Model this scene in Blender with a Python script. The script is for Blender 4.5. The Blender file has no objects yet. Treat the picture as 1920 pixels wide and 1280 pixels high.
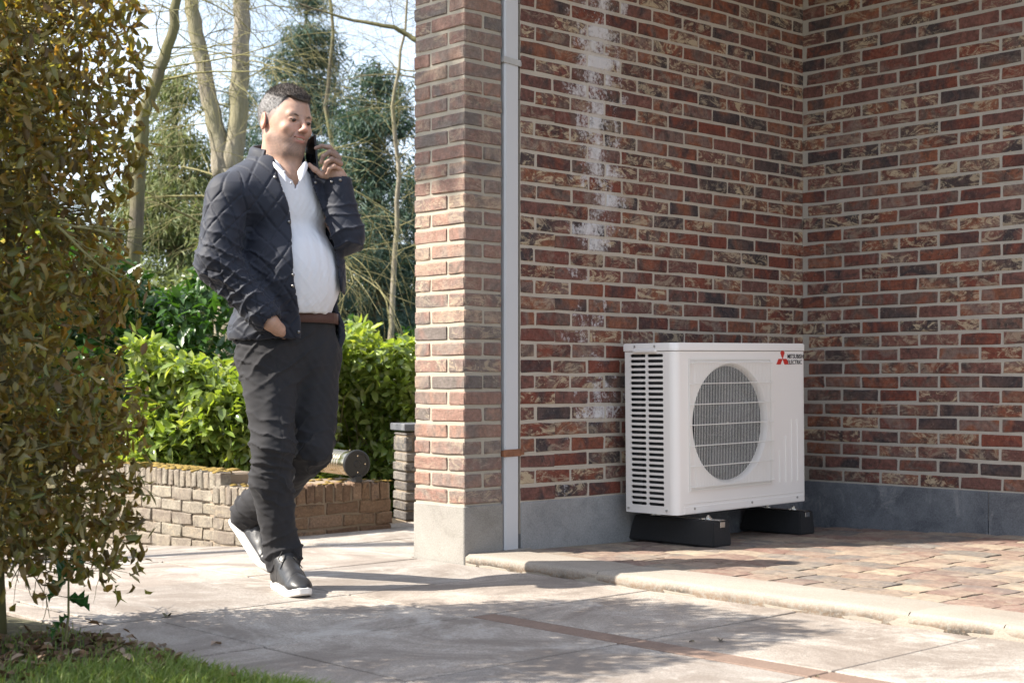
import bpy, bmesh, math, random
import numpy as np
from math import radians, sin, cos, pi, tan
from mathutils import Vector, Matrix, Euler

# ------------------------------------------------------------------ camera, sky, sun, exposure
scene = bpy.context.scene
COL = scene.collection
CAMX, CAMY, CAMZ = -3.884, -4.445, 0.736
FPX, HORY = 2743.0, 715.0
YAW = radians(46.985)
SX, CXX = sin(YAW), cos(YAW)

cam_data = bpy.data.cameras.new("camera")
cam = bpy.data.objects.new("camera", cam_data)
COL.objects.link(cam)
cam.location = (CAMX, CAMY, CAMZ)
cam.rotation_euler = (radians(90), 0, YAW - radians(90))
cam_data.sensor_width = 36.0
cam_data.lens = FPX / 1920.0 * 36.0
cam_data.shift_y = (HORY - 640.0) / 1920.0
cam_data.clip_start = 0.05
cam_data.clip_end = 600
cam_data.dof.use_dof = True
cam_data.dof.focus_distance = 5.4
cam_data.dof.aperture_fstop = 5.6
scene.camera = cam

SUN_EL = radians(42.5)
SUN_DIR = Vector((-1, 0.6, 0)).normalized() * cos(SUN_EL) + Vector((0, 0, sin(SUN_EL)))
world = bpy.data.worlds.new("World")
scene.world = world
world.use_nodes = True
wn = world.node_tree
wn.nodes.clear()
w_out = wn.nodes.new('ShaderNodeOutputWorld')
w_bg = wn.nodes.new('ShaderNodeBackground')
w_sky = wn.nodes.new('ShaderNodeTexSky')
w_sky.sky_type = 'NISHITA'
w_sky.sun_disc = False
w_sky.sun_elevation = SUN_EL
w_sky.sun_rotation = math.atan2(SUN_DIR.x, SUN_DIR.y)
w_sky.air_density = 1.0
w_sky.dust_density = 1.6
w_bg.inputs['Strength'].default_value = 0.095
# thin bright veil clouds over the whole dome
w_tc = wn.nodes.new('ShaderNodeTexCoord')
w_no = wn.nodes.new('ShaderNodeTexNoise')
w_no.inputs['Scale'].default_value = 3.2
w_no.inputs['Detail'].default_value = 7
w_no.inputs['Roughness'].default_value = 0.6
w_rp = wn.nodes.new('ShaderNodeValToRGB')
w_rp.color_ramp.elements[0].position = 0.36
w_rp.color_ramp.elements[0].color = (0.35, 0.35, 0.35, 1)
w_rp.color_ramp.elements[1].position = 0.62
w_rp.color_ramp.elements[1].color = (1, 1, 1, 1)
w_mx = wn.nodes.new('ShaderNodeMixRGB')
w_mx.inputs[2].default_value = (7.6, 8.2, 9.3, 1)
w_ml = wn.nodes.new('ShaderNodeMath'); w_ml.operation = 'MULTIPLY'; w_ml.inputs[1].default_value = 0.55
L = wn.links.new
L(w_tc.outputs['Generated'], w_no.inputs['Vector'])
L(w_no.outputs['Fac'], w_rp.inputs['Fac'])
L(w_rp.outputs['Color'], w_ml.inputs[0])
L(w_ml.outputs[0], w_mx.inputs[0])
L(w_sky.outputs[0], w_mx.inputs[1])
L(w_mx.outputs[0], w_bg.inputs['Color'])
L(w_bg.outputs[0], w_out.inputs['Surface'])

sun_data = bpy.data.lights.new("sun", 'SUN')
sun_data.energy = 4.7
sun_data.angle = radians(0.5)
sun_data.color = (1.0, 0.93, 0.82)
sun = bpy.data.objects.new("sun", sun_data)
COL.objects.link(sun)
sun.rotation_euler = SUN_DIR.to_track_quat('Z', 'Y').to_euler()
sun.location = SUN_DIR * 30

vs = scene.view_settings
vs.view_transform = 'Standard'
vs.look = 'None'
vs.exposure = 1.5
vs.gamma = 1.0
vs.use_curve_mapping = False
scene.render.engine = 'CYCLES'
scene.cycles.max_bounces = 8
scene.cycles.transparent_max_bounces = 8

# ------------------------------------------------------------------ helpers
def cam_pt(r, Z, z=0.0):
    """metres right of the camera, metres ahead of it, height -> world"""
    return Vector((CAMX + r * SX + Z * CXX, CAMY - r * CXX + Z * SX, z))

def props(o, label=None, cat=None, group=None, kind=None):
    if label: o['label'] = label
    if cat: o['category'] = cat
    if group: o['group'] = group
    if kind: o['kind'] = kind
    return o

def empty(name, loc=(0, 0, 0), rz=0.0, **k):
    o = bpy.data.objects.new(name, None)
    o.empty_display_size = 0.1
    COL.objects.link(o)
    o.location = loc
    o.rotation_euler = (0, 0, rz)
    return props(o, **k)

def link_obj(name, me, parent=None, **k):
    o = bpy.data.objects.new(name, me)
    COL.objects.link(o)
    if parent is not None:
        o.parent = parent
    return props(o, **k)

def set_mat(me, mats):
    if not isinstance(mats, (list, tuple)): mats = [mats]
    for m in mats: me.materials.append(m)

def mesh_py(name, verts, faces, mat=None, smooth=False, fmat=None):
    me = bpy.data.meshes.new(name)
    me.from_pydata([tuple(v) for v in verts], [], faces)
    if mat is not None: set_mat(me, mat)
    if smooth: me.polygons.foreach_set('use_smooth', [True] * len(me.polygons))
    if fmat is not None: me.polygons.foreach_set('material_index', fmat)
    me.update()
    return me

def mesh_np(name, V, F, mat=None, smooth=False):
    """V (n,3) floats, F (m,k) ints, all faces the same size"""
    V = np.asarray(V, dtype=np.float32); F = np.asarray(F, dtype=np.int32)
    me = bpy.data.meshes.new(name)
    me.vertices.add(len(V)); me.vertices.foreach_set('co', V.ravel())
    k = F.shape[1]
    me.loops.add(F.size); me.loops.foreach_set('vertex_index', F.ravel())
    me.polygons.add(len(F))
    me.polygons.foreach_set('loop_start', np.arange(0, F.size, k, dtype=np.int32))
    me.polygons.foreach_set('loop_total', np.full(len(F), k, dtype=np.int32))
    if smooth: me.polygons.foreach_set('use_smooth', np.ones(len(F), dtype=bool))
    if mat is not None: set_mat(me, mat)
    me.update(calc_edges=True)
    return me

class MB:
    """collects simple solids into one mesh"""
    def __init__(s): s.v = []; s.f = []; s.m = []
    def add(s, vs, fs, mi=0):
        b = len(s.v); s.v += [Vector(v) for v in vs]
        s.f += [tuple(b + i for i in f) for f in fs]; s.m += [mi] * len(fs)
    def box(s, a, b, mi=0, M=None):
        x0, y0, z0 = a; x1, y1, z1 = b
        v = [Vector(p) for p in ((x0,y0,z0),(x1,y0,z0),(x1,y1,z0),(x0,y1,z0),(x0,y0,z1),(x1,y0,z1),(x1,y1,z1),(x0,y1,z1))]
        if M is not None: v = [M @ p for p in v]
        s.add(v, [(0,3,2,1),(4,5,6,7),(0,1,5,4),(1,2,6,5),(2,3,7,6),(3,0,4,7)], mi)
    def cbox(s, a, b, c=0.003, mi=0, M=None):
        """box with chamfered edges"""
        bm = bmesh.new()
        x0, y0, z0 = a; x1, y1, z1 = b
        bmesh.ops.create_cube(bm, size=1.0)
        for v in bm.verts:
            v.co = Vector(((x0+x1)/2 + v.co.x*(x1-x0), (y0+y1)/2 + v.co.y*(y1-y0), (z0+z1)/2 + v.co.z*(z1-z0)))
        bmesh.ops.bevel(bm, geom=bm.edges[:], offset=c, segments=1, affect='EDGES')
        s.bm(bm, mi, M)
    def bm(s, bm, mi=0, M=None):
        bm.verts.index_update()
        v = [(M @ x.co if M is not None else x.co.copy()) for x in bm.verts]
        s.add(v, [tuple(q.index for q in f.verts) for f in bm.faces], mi); bm.free()
    def tube(s, pts, rad, n=6, mi=0, cap=True):
        pts = [Vector(p) for p in pts]
        if not hasattr(rad, '__len__'): rad = [rad] * len(pts)
        rings = []; up = Vector((0, 0, 1))
        prev = None
        for i, p in enumerate(pts):
            t = (pts[min(i+1, len(pts)-1)] - pts[max(i-1, 0)])
            if t.length < 1e-9: t = Vector((0, 0, 1))
            t.normalize()
            a = prev if prev is not None else (up if abs(t.z) < 0.9 else Vector((1, 0, 0)))
            u = (a - t * a.dot(t))
            if u.length < 1e-6: u = t.orthogonal()
            u.normalize(); w = t.cross(u); prev = u
            rings.append([p + (u * cos(2*pi*k/n) + w * sin(2*pi*k/n)) * rad[i] for k in range(n)])
        v = [q for r in rings for q in r]; f = []
        for i in range(len(rings)-1):
            for k in range(n):
                a = i*n+k; b = i*n+(k+1) % n
                f.append((a, b, b+n, a+n))
        if cap:
            f.append(tuple(range(n-1, -1, -1))); f.append(tuple((len(rings)-1)*n + k for k in range(n)))
        s.add(v, f, mi)
    def mesh(s, name, mats, smooth=False):
        return mesh_py(name, s.v, s.f, mats, smooth, s.m)
    def build(s, name, mats, parent=None, smooth=False, **k):
        return link_obj(name, s.mesh(name, mats, smooth), parent, **k)

def smooth_by_angle(me, ang=40):
    bm = bmesh.new(); bm.from_mesh(me)
    a = radians(ang)
    for f in bm.faces: f.smooth = True
    for e in bm.edges:
        e.smooth = not (len(e.link_faces) == 2 and e.calc_face_angle(0) > a)
    bm.to_mesh(me); bm.free()

# ------------------------------------------------------------------ material kit
def new_mat(name):
    m = bpy.data.materials.new(name); m.use_nodes = True
    nt = m.node_tree; nt.nodes.clear()
    out = nt.nodes.new('ShaderNodeOutputMaterial')
    b = nt.nodes.new('ShaderNodeBsdfPrincipled')
    nt.links.new(b.outputs[0], out.inputs[0])
    return m, nt, b, out

def N(nt, typ, **k):
    n = nt.nodes.new(typ)
    for a, v in k.items():
        if a.startswith('i_'):
            key = a[2:].replace('_', ' ')
            n.inputs[key].default_value = v
        elif a.startswith('n_'):
            n.inputs[int(a[2:])].default_value = v
        else: setattr(n, a, v)
    return n

def noise(nt, vec, scale, detail=4, rough=0.55, dist=0.0):
    n = N(nt, 'ShaderNodeTexNoise', i_Scale=scale, i_Detail=detail, i_Roughness=rough, i_Distortion=dist)
    if vec is not None: nt.links.new(vec, n.inputs['Vector'])
    return n.outputs['Fac']

def ramp(nt, fac, stops, interp='LINEAR'):
    r = nt.nodes.new('ShaderNodeValToRGB'); cr = r.color_ramp; cr.interpolation = interp
    while len(cr.elements) < len(stops): cr.elements.new(0.5)
    for e, (p, c) in zip(cr.elements, stops):
        e.position = p
        e.color = (c, c, c, 1) if not hasattr(c, '__len__') else (c[0], c[1], c[2], 1)
    nt.links.new(fac, r.inputs['Fac'])
    return r.outputs['Color']

def mix(nt, fac, a, b, mode='MIX'):
    m = nt.nodes.new('ShaderNodeMixRGB'); m.blend_type = mode
    for i, x in enumerate((fac, a, b)):
        if isinstance(x, bpy.types.NodeSocket): nt.links.new(x, m.inputs[i])
        elif hasattr(x, '__len__'): m.inputs[i].default_value = (x[0], x[1], x[2], 1)
        elif i == 0: m.inputs[0].default_value = x
        else: m.inputs[i].default_value = (x, x, x, 1)
    return m.outputs[0]

def mathn(nt, op, a, b=None, clamp=False):
    m = nt.nodes.new('ShaderNodeMath'); m.operation = op; m.use_clamp = clamp
    for i, x in enumerate((a, b)):
        if x is None: continue
        if isinstance(x, bpy.types.NodeSocket): nt.links.new(x, m.inputs[i])
        else: m.inputs[i].default_value = x
    return m.outputs[0]

def bump(nt, bsdf, h, strength=0.5, dist=0.01):
    b = nt.nodes.new('ShaderNodeBump'); b.inputs['Strength'].default_value = strength
    b.inputs['Distance'].default_value = dist
    nt.links.new(h, b.inputs['Height']); nt.links.new(b.outputs[0], bsdf.inputs['Normal'])

def mapping(nt, vec, scale=(1, 1, 1), rot=(0, 0, 0)):
    m = nt.nodes.new('ShaderNodeMapping'); m.inputs['Scale'].default_value = scale
    m.inputs['Rotation'].default_value = rot
    nt.links.new(vec, m.inputs['Vector']); return m.outputs[0]

def pos(nt): return nt.nodes.new('ShaderNodeNewGeometry').outputs['Position']
def objrand(nt): return nt.nodes.new('ShaderNodeObjectInfo').outputs['Random']
def objco(nt): return nt.nodes.new('ShaderNodeTexCoord').outputs['Object']

def rand_offset(nt, vec, amount=37.0):
    """shift a coordinate by the object's own random number"""
    r = objrand(nt)
    c = nt.nodes.new('ShaderNodeCombineXYZ')
    a = mathn(nt, 'MULTIPLY', r, amount)
    b = mathn(nt, 'MULTIPLY', r, amount * 3.7)
    nt.links.new(a, c.inputs[0]); nt.links.new(b, c.inputs[1]); nt.links.new(a, c.inputs[2])
    v = nt.nodes.new('ShaderNodeVectorMath'); v.operation = 'ADD'
    nt.links.new(vec, v.inputs[0]); nt.links.new(c.outputs[0], v.inputs[1])
    return v.outputs[0]

def simple_mat(name, col, rough=0.5, metal=0.0, var=0.0, scale=8, bmp=0.0, bscale=60, spec=0.5):
    m, nt, b, o = new_mat(name)
    b.inputs['Roughness'].default_value = rough; b.inputs['Metallic'].default_value = metal
    b.inputs['Specular IOR Level'].default_value = spec
    p = objco(nt)
    if var:
        n = noise(nt, p, scale, 5)
        nt.links.new(mix(nt, n, [c*(1-var) for c in col], [min(1, c*(1+var)) for c in col]), b.inputs['Base Color'])
    else: b.inputs['Base Color'].default_value = (*col, 1)
    if bmp: bump(nt, b, noise(nt, p, bscale, 3), bmp, 0.003)
    return m

# brick: kiln colours picked per brick, sooty and cream smears across it
def brick_mat(name, palette, smear=0.5, lime=None, dust=0.0, dustcol=(.42,.36,.31), big=1.0):
    m, nt, b, o = new_mat(name)
    P = pos(nt)
    V = rand_offset(nt, P)
    r = objrand(nt)
    n_small = noise(nt, V, 55*big, 6, 0.7)
    n_mid = noise(nt, V, 16*big, 5, 0.65, 1.2)
    n_big = noise(nt, V, 7*big, 3, 0.5, 0.6)
    rr = mathn(nt, 'ADD', r, mathn(nt, 'MULTIPLY', mathn(nt, 'SUBTRACT', n_big, 0.5), 0.62))
    k = len(palette)
    base = ramp(nt, rr, [((i + 0.5) / k, c) for i, c in enumerate(palette)])
    base = mix(nt, 1.0, base, ramp(nt, n_small, [(0.28, 0.55), (0.72, 1.4)]), 'MULTIPLY')
    # soot
    base = mix(nt, mathn(nt, 'MULTIPLY', ramp(nt, n_mid, [(0.52, 0), (0.66, 0.85)]), ramp(nt, mathn(nt, 'FRACT', mathn(nt, 'MULTIPLY', r, 7.77)), [(0.3, 0.15), (0.7, 1)])), base, (0.055, 0.045, 0.042))
    # cream slurry, streaky
    V2 = mapping(nt, V, (9, 9, 17), (0.3, 0.25, 0.5))
    n_s = noise(nt, V2, 1.15*big, 8, 0.78, 1.5)
    r2 = mathn(nt, 'FRACT', mathn(nt, 'MULTIPLY', r, 17.31))
    th = mathn(nt, 'MULTIPLY', ramp(nt, r2, [(0.30, 0.0), (0.55, 0.55), (0.9, 1.0)]), ramp(nt, n_s, [(0.50, 0), (0.575, 1)]))
    base = mix(nt, mathn(nt, 'MULTIPLY', th, smear), base, mix(nt, ramp(nt, r2, [(0.4, 0), (0.9, 1)]), (0.36, 0.30, 0.23), (0.52, 0.42, 0.28)))
    fl = ramp(nt, noise(nt, V, 34*big, 4, 0.8, 2.0), [(0.62, 0), (0.68, 1)])
    base = mix(nt, mathn(nt, 'MULTIPLY', fl, 0.55), base, (0.38, 0.31, 0.24))
    if dust:
        base = mix(nt, mathn(nt, 'MULTIPLY', ramp(nt, noise(nt, P, 9, 5, 0.7), [(0.3, 0.4), (0.7, 1)]), dust), base, dustcol)
    if lime is not None: base = lime(nt, P, base)
    nt.links.new(base, b.inputs['Base Color'])
    b.inputs['Roughness'].default_value = 0.9
    b.inputs['Specular IOR Level'].default_value = 0.2
    h = mathn(nt, 'ADD', mathn(nt, 'MULTIPLY', noise(nt, mapping(nt, V, (1, 1, 2.2)), 38*big, 6, 0.75, 1.5), 1.0), mathn(nt, 'MULTIPLY', n_small, 0.4))
    bump(nt, b, h, 0.9, 0.008)
    return m

def lime_streak(nt, P, base, amt=0.9):
    """the white salt bloom running down the long wall"""
    s = nt.nodes.new('ShaderNodeSeparateXYZ'); nt.links.new(P, s.inputs[0])
    wob = mathn(nt, 'MULTIPLY', mathn(nt, 'SUBTRACT', noise(nt, mapping(nt, P, (0, 0, 1)), 5.5, 3), 0.5), 0.42)
    cx = mathn(nt, 'ADD', wob, 0.765)
    d = mathn(nt, 'ABSOLUTE', mathn(nt, 'SUBTRACT', s.outputs[0], cx))
    band = ramp(nt, d, [(0.0, 1.0), (0.23, 0.0)])
    zz = ramp(nt, mathn(nt, 'MULTIPLY', s.outputs[2], 0.4), [(0.20, 0.15), (0.27, 0.75), (0.33, 0.60), (0.40, 0.30), (0.50, 0.38), (0.56, 0.70), (0.62, 0.85), (0.98, 0.9)])
    n = noise(nt, mapping(nt, P, (1, 1, 0.7)), 9, 9, 0.74, 1.0)
    f = mathn(nt, 'MULTIPLY', band, zz)
    f = mathn(nt, 'ADD', f, mathn(nt, 'MULTIPLY', mathn(nt, 'SUBTRACT', n, 0.5), 2.2))
    f = mathn(nt, 'ADD', f, mathn(nt, 'MULTIPLY', mathn(nt, 'SUBTRACT', objrand(nt), 0.5), 0.6))
    f = mathn(nt, 'ADD', f, mathn(nt, 'MULTIPLY', mathn(nt, 'SUBTRACT', noise(nt, P, 75, 6, 0.75), 0.5), 1.5))
    f = ramp(nt, f, [(0.52, 0), (0.68, 0.55), (0.95, 1)])
    ok = mathn(nt, 'MULTIPLY', ramp(nt, s.outputs[0], [(0.42, 0), (0.52, 1)]), ramp(nt, band, [(0.05, 0), (0.2, 1)]))
    return mix(nt, mathn(nt, 'MULTIPLY', mathn(nt, 'MULTIPLY', f, ok), amt), base, (0.66, 0.64, 0.64))
def lime_mortar(nt, P, base): return lime_streak(nt, P, base, 0.3)

def mortar_mat(name, col, lime=None):
    m, nt, b, o = new_mat(name)
    P = pos(nt)
    c = mix(nt, noise(nt, P, 4, 6, 0.7), [x*0.72 for x in col], [x*1.25 for x in col])
    c = mix(nt, 0.35, c, mix(nt, noise(nt, P, 160, 3), [x*0.6 for x in col], [x*1.3 for x in col]))
    if lime is not None: c = lime(nt, P, c)
    nt.links.new(c, b.inputs['Base Color']); b.inputs['Roughness'].default_value = 0.95
    b.inputs['Specular IOR Level'].default_value = 0.1
    bump(nt, b, noise(nt, P, 120, 5, 0.7), 0.8, 0.004)
    return m

def stone_mat(name, c0, c1, blot=(0.5, 0.5, 0.5), blotf=0.3, scale=5, rough=0.8, tint=0.0, stretch=(1,1,1), bmp=0.35, speck=0.35):
    m, nt, b, o = new_mat(name)
    P = pos(nt); V = rand_offset(nt, P, 11.0)
    VS = mapping(nt, V, stretch)
    c = mix(nt, ramp(nt, noise(nt, VS, scale, 7, 0.62, 0.7), [(0.3, 0), (0.7, 1)]), c0, c1)
    c = mix(nt, mathn(nt, 'MULTIPLY', ramp(nt, noise(nt, V, scale*0.6, 8, 0.75, 1.4), [(0.52, 0), (0.66, 1)]), blotf), c, blot)
    c = mix(nt, speck, c, mix(nt, ramp(nt, noise(nt, V, 180, 4, 0.8), [(0.35, 0.0), (0.65, 1.0)]), [x*0.55 for x in c0], [min(1, x*1.25) for x in c1]))
    if tint:
        r = objrand(nt)
        t = ramp(nt, r, [(0.0, (1-tint*1.6, 1-tint*1.6, 1-tint*1.5)), (0.35, (1, 1-tint*0.35, 1-tint*0.6)), (0.7, (1, 1, 1)), (1.0, (1-tint*.4, 1-tint*0.8, 1-tint))])
        c = mix(nt, 1.0, c, t, 'MULTIPLY')
    nt.links.new(c, b.inputs['Base Color']); b.inputs['Roughness'].default_value = rough
    b.inputs['Specular IOR Level'].default_value = 0.3
    if name == 'sandstone_slab':
        st = mathn(nt, 'MULTIPLY', ramp(nt, noise(nt, mapping(nt, P, (1, 1, 1), (0, 0, 0.75)), 1.5, 8, 0.72, 1.6), [(0.42, 0), (0.58, 1)]), 0.75)
        c2 = mix(nt, st, c, (.165, .135, .112))
        ws = mathn(nt, 'MULTIPLY', ramp(nt, noise(nt, P, 2.6, 9, 0.78, 0.6), [(0.54, 0), (0.64, 1)]), 0.45)
        nt.links.new(mix(nt, ws, c2, (.52, .485, .44)), b.inputs['Base Color'])
    bump(nt, b, noise(nt, V, 90, 6, 0.7), bmp, 0.004)
    return m
# ------------------------------------------------------------------ masonry
RED = [(.19,.062,.042), (.080,.048,.045), (.23,.080,.048), (.14,.098,.082), (.165,.060,.046), (.19,.130,.110), (.24,.095,.055), (.11,.072,.063), (.055,.046,.048), (.20,.092,.072), (.145,.070,.058)]
M_brick = brick_mat('brick_red_brown', RED, 0.85, lime_streak)
M_brickB = brick_mat('brick_red_brown_side', RED, 0.8)
PINK = [(.22,.115,.088), (.155,.112,.098), (.26,.135,.095), (.18,.135,.115), (.22,.105,.08), (.125,.098,.092), (.29,.20,.145), (.19,.10,.082), (.11,.09,.084)]
M_brickP = brick_mat('brick_weathered', PINK, 0.5, None, 0.22, (.46,.40,.34))
M_mortar = mortar_mat('mortar_wall', (.45,.395,.325), lime_mortar)
M_mortarB = mortar_mat('mortar_side', (.40,.365,.315))
M_mortarP = mortar_mat('mortar_pillar', (.36,.325,.265))
M_blue = stone_mat('bluestone', (.050,.056,.068), (.17,.18,.195), (.33,.33,.33), 0.8, 6, 0.7, 0.12)
M_plinth = stone_mat('grey_plinth', (.18,.18,.18), (.31,.305,.295), (.115,.118,.125), 0.6, 5, 0.75)
M_pblock = stone_mat('pillar_plinth', (.20,.187,.168), (.31,.293,.265), (.135,.12,.10), 0.6, 5, 0.8)

COURSE = 0.0667
BH = 0.0535
MOD = 0.2135
def brick_mesh(Lx, Hz, D, seed, mat, both=False, rough=1.0):
    """front face at y=0 facing -y, left end at x=0; handmade: crooked arrises"""
    rn = random.Random(seed); e = 0.005
    xs = [0, e, Lx*0.5, Lx-e, Lx]; zs = [0, e, Hz-e, Hz]
    V = []; F = []
    nx, nz = len(xs), len(zs)
    for j, z in enumerate(zs):
        for i, x in enumerate(xs):
            edge = i in (0, nx-1) or j in (0, nz-1)
            corner = i in (0, nx-1) and j in (0, nz-1)
            y = rn.uniform(-0.0012, 0.0012) * rough
            if edge: y += 0.0035
            if corner: y += 0.0025
            dx = rn.uniform(-.0025, .0025)*rough if i in (0, nx-1) else rn.uniform(-.01, .01) if i == 2 else 0
            dz = rn.uniform(-.0028, .0028)*rough if j in (0, nz-1) else 0
            V.append((x+dx, y, z+dz))
    for j in range(nz-1):
        for i in range(nx-1):
            a = j*nx+i; F.append((a, a+1, a+1+nx, a+nx))
    loop = [i for i in range(nx)] + [j*nx+nx-1 for j in range(1, nz)] + [(nz-1)*nx+i for i in range(nx-2, -1, -1)] + [j*nx for j in range(nz-2, 0, -1)]
    b = len(V)
    for q in loop: V.append((V[q][0], D, V[q][2]))
    n = len(loop)
    for k in range(n):
        k2 = (k+1) % n
        F.append((loop[k2], loop[k], b+k, b+k2))
    F.append(tuple(b + k for k in range(n)))
    return mesh_py('brick', V, F, mat, False)

def corner_brick_mesh(Lx, Ly, Hz, seed, mat):
    """solid brick whose -x and -y faces both show; corner at origin"""
    rn = random.Random(seed); bm = bmesh.new()
    bmesh.ops.create_cube(bm, size=1.0)
    for v in bm.verts: v.co = Vector(((v.co.x+.5)*Lx, (v.co.y+.5)*Ly, (v.co.z+.5)*Hz))
    bmesh.ops.bevel(bm, geom=bm.edges[:], offset=0.0045, segments=1, affect='EDGES')
    bmesh.ops.subdivide_edges(bm, edges=[e for e in bm.edges if e.calc_length() > 0.08], cuts=1, use_grid_fill=False)
    for v in bm.verts: v.co += Vector((rn.uniform(-.0017,.0017), rn.uniform(-.0017,.0017), rn.uniform(-.0022,.0022)))
    me = bpy.data.meshes.new('brick'); bm.to_mesh(me); bm.free(); set_mat(me, mat); return me

_cache = {}
def brick_var(kind, Lx, mat, rn, nvar=7, D=0.03, H=None, rough=1.0):
    H = H or BH
    key = (kind, round(Lx, 3), mat.name, rn.randrange(nvar), round(H, 3), round(D, 3))
    if key not in _cache: _cache[key] = brick_mesh(Lx, H, D, hash(key[1:2]) % 1000 + key[3]*31, mat, rough=rough)
    return _cache[key]

def join_stuff(items, name, mat, parent):
    """items: (mesh, matrix) -> one object"""
    mb = MB()
    for me, M in items:
        mb.add([M @ v.co for v in me.vertices], [tuple(p.vertices) for p in me.polygons])
    return mb.build(name, mat, parent, kind='stuff')

def wall_face(parent, origin, rz, x0, x1, z0, z1, mat, rn, is_part, offs=0.0, first_half=True):
    """running-bond face; local +x runs along the wall, -y looks out. is_part(x,z)->bool"""
    M0 = Matrix.Translation(origin) @ Matrix.Rotation(rz, 4, 'Z')
    k = 0; z = z0; rest = []; n = 0
    while z + BH < z1:
        x = x0 - MOD - (MOD/2 if (k % 2 == 0) == first_half else 0) + offs + rn.uniform(-.006, .006)
        while x < x1:
            j = 0.011 + rn.uniform(-.002, .002)
            a = max(x, x0); bnd = min(x + MOD - j, x1)
            Lb = bnd - a
            if Lb > 0.03:
                full = abs(Lb - (MOD - 0.011)) < 0.02
                me = brick_var('s' if full else 'h', round(Lb, 2) if not full else MOD-0.011, mat, rn, 9 if full else 2)
                Mx = M0 @ Matrix.Translation((a, -0.0035 + rn.uniform(-.0015, .0015), z + rn.uniform(-.0015, .0015))) @ Matrix.Rotation(rn.uniform(-.006, .006), 4, 'Y')
                if full and rn.random() < 0.5:
                    # turned end for end: use mirrored scatter by swapping variants only
                    me = brick_var('s', MOD-0.011, mat, rn, 9)
                if is_part(a + Lb/2, z + BH/2):
                    o = link_obj('brick', me, parent)
                    o.matrix_local = parent.matrix_world.inverted() @ Mx if parent else Mx
                    n += 1
                else: rest.append((me, Mx))
            x += MOD
        z += COURSE; k += 1
    return rest, n

XB = 2.29           # the side wall's plane
ZP = 0.232          # top of the plinth stones
WTOP = 3.2
def floor_z(x, y):
    """the terrace falls slightly towards the inner corner"""
    return 0.045 - 0.045 * max(0, min(1, x/2.3)) * max(0, min(1, 1 + y/1.25))

rn = random.Random(5)
# --- long wall
wallA = empty('brick_wall', (0.31, 0, 0), label='long red brown brick wall with white salt streaks behind the heat pump', cat='wall')
bpy.context.view_layer.update()
def partA(x, z):
    # camera-visible and not behind the unit
    X = x
    hid = (1.16 < X < 2.2) and z < 0.80
    top = 0.736 + 0.2607*(6.1 + (X-0.31)*0.7)
    return (not hid) and z < top + 0.03
def local(o, parent):
    o.location = Vector(o.location) - Vector(parent.location)
restA, nA = wall_face(wallA, (0, 0, 0), 0, 0.312, XB, ZP+0.008, WTOP, M_brick, rn, partA, offs=0.09)
join_stuff([(m, Matrix.Translation((-0.31, 0, 0)) @ M) for m, M in restA], 'hidden_bricks', M_brick, wallA)
mb = MB(); mb.box((0.0, 0.0008, 0.10), (XB-0.31+0.3, 0.30, WTOP)); mb.build('mortar', M_mortar, wallA)
mb = MB()
mb.cbox((0.002, -0.006, -0.05), (1.02, 0.2, ZP), 0.003); o = mb.build('plinth_stone', M_plinth, wallA)
mb = MB(); mb.cbox((1.024, -0.006, -0.05), (XB-0.31+0.02, 0.2, ZP), 0.003); o = mb.build('plinth_stone', M_blue, wallA)

# --- side wall, runs towards the camera
wallB = empty('brick_wall', (XB, 0, 0), label='shaded brick side wall at the right, meeting the long wall in the corner', cat='wall')
bpy.context.view_layer.update()
def partB(x, z):
    X = x
    Z = 7.46 - 0.731*X
    hid = X < 0.06 and z < 0.75
    return X < 1.30 and z < 0.736 + 0.2607*Z + 0.03
restB, nB = wall_face(wallB, (XB, -0.0, 0), -pi/2, 0.002, 4.6, ZP+0.008, WTOP, M_brickB, rn, partB, offs=0.03, first_half=False)
join_stuff([(m, Matrix.Translation((-XB, 0, 0)) @ M) for m, M in restB], 'further_bricks', M_brickB, wallB)
mb = MB(); mb.box((0.0008, -4.6, 0.10), (0.30, 0.0, WTOP)); mb.build('mortar', M_mortarB, wallB)
for (a, b_) in ((-1.03, 0.0), (-2.05, -1.034), (-3.1, -2.054), (-4.6, -3.104)):
    mb = MB(); mb.cbox((-0.007, a, -0.06), (0.2, b_, ZP), 0.003); mb.build('plinth_stone', M_blue, wallB)

# --- pillar: the end of the wall, one brick wide, one and a half deep
PX, PY = 0.208, 0.318
pillar = empty('brick_pillar', (0, 0, 0), label='weathered pink brick pillar on a grey stone block, left of the downpipe', cat='pillar')
cvar = {}
def cbrick(kind, Lx, Ly):
    k = (kind, rn.randrange(6))
    if k not in cvar: cvar[k] = corner_brick_mesh(Lx, Ly, BH, len(cvar)+77, M_brickP)
    return cvar[k]
z = ZP + 0.008; k = 0
while z < WTOP:
    J = 0.011
    lay = [('a', 0, 0, PX-0.002, 0.0985), ('b', 0, 0.0985+J, 0.15, PY-0.0985-J)] if k % 2 == 0 else \
          [('c', 0, 0, 0.0985, 0.208), ('d', 0.0985+J, 0, PX-0.0985-J-0.002, 0.12), ('e', 0, 0.208+J, 0.15, PY-0.208-J)]
    for kd, x, y, lx, ly in lay:
        o = link_obj('brick', cbrick(kd, lx, ly), pillar)
        o.location = (x + rn.uniform(-.002, .002), y + rn.uniform(-.002, .002), z + rn.uniform(-.0012, .0012))
        o.rotation_euler = (0, 0, rn.uniform(-.006, .006))
    z += COURSE; k += 1
mb = MB(); mb.box((0.005, 0.005, 0.1), (PX-0.004, PY-0.005, WTOP)); mb.build('mortar', M_mortarP, pillar)
mb = MB(); mb.cbox((-0.004, -0.004, -0.06), (PX+0.003, PY+0.002, ZP), 0.004); mb.build('plinth_stone', M_pblock, pillar)

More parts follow.
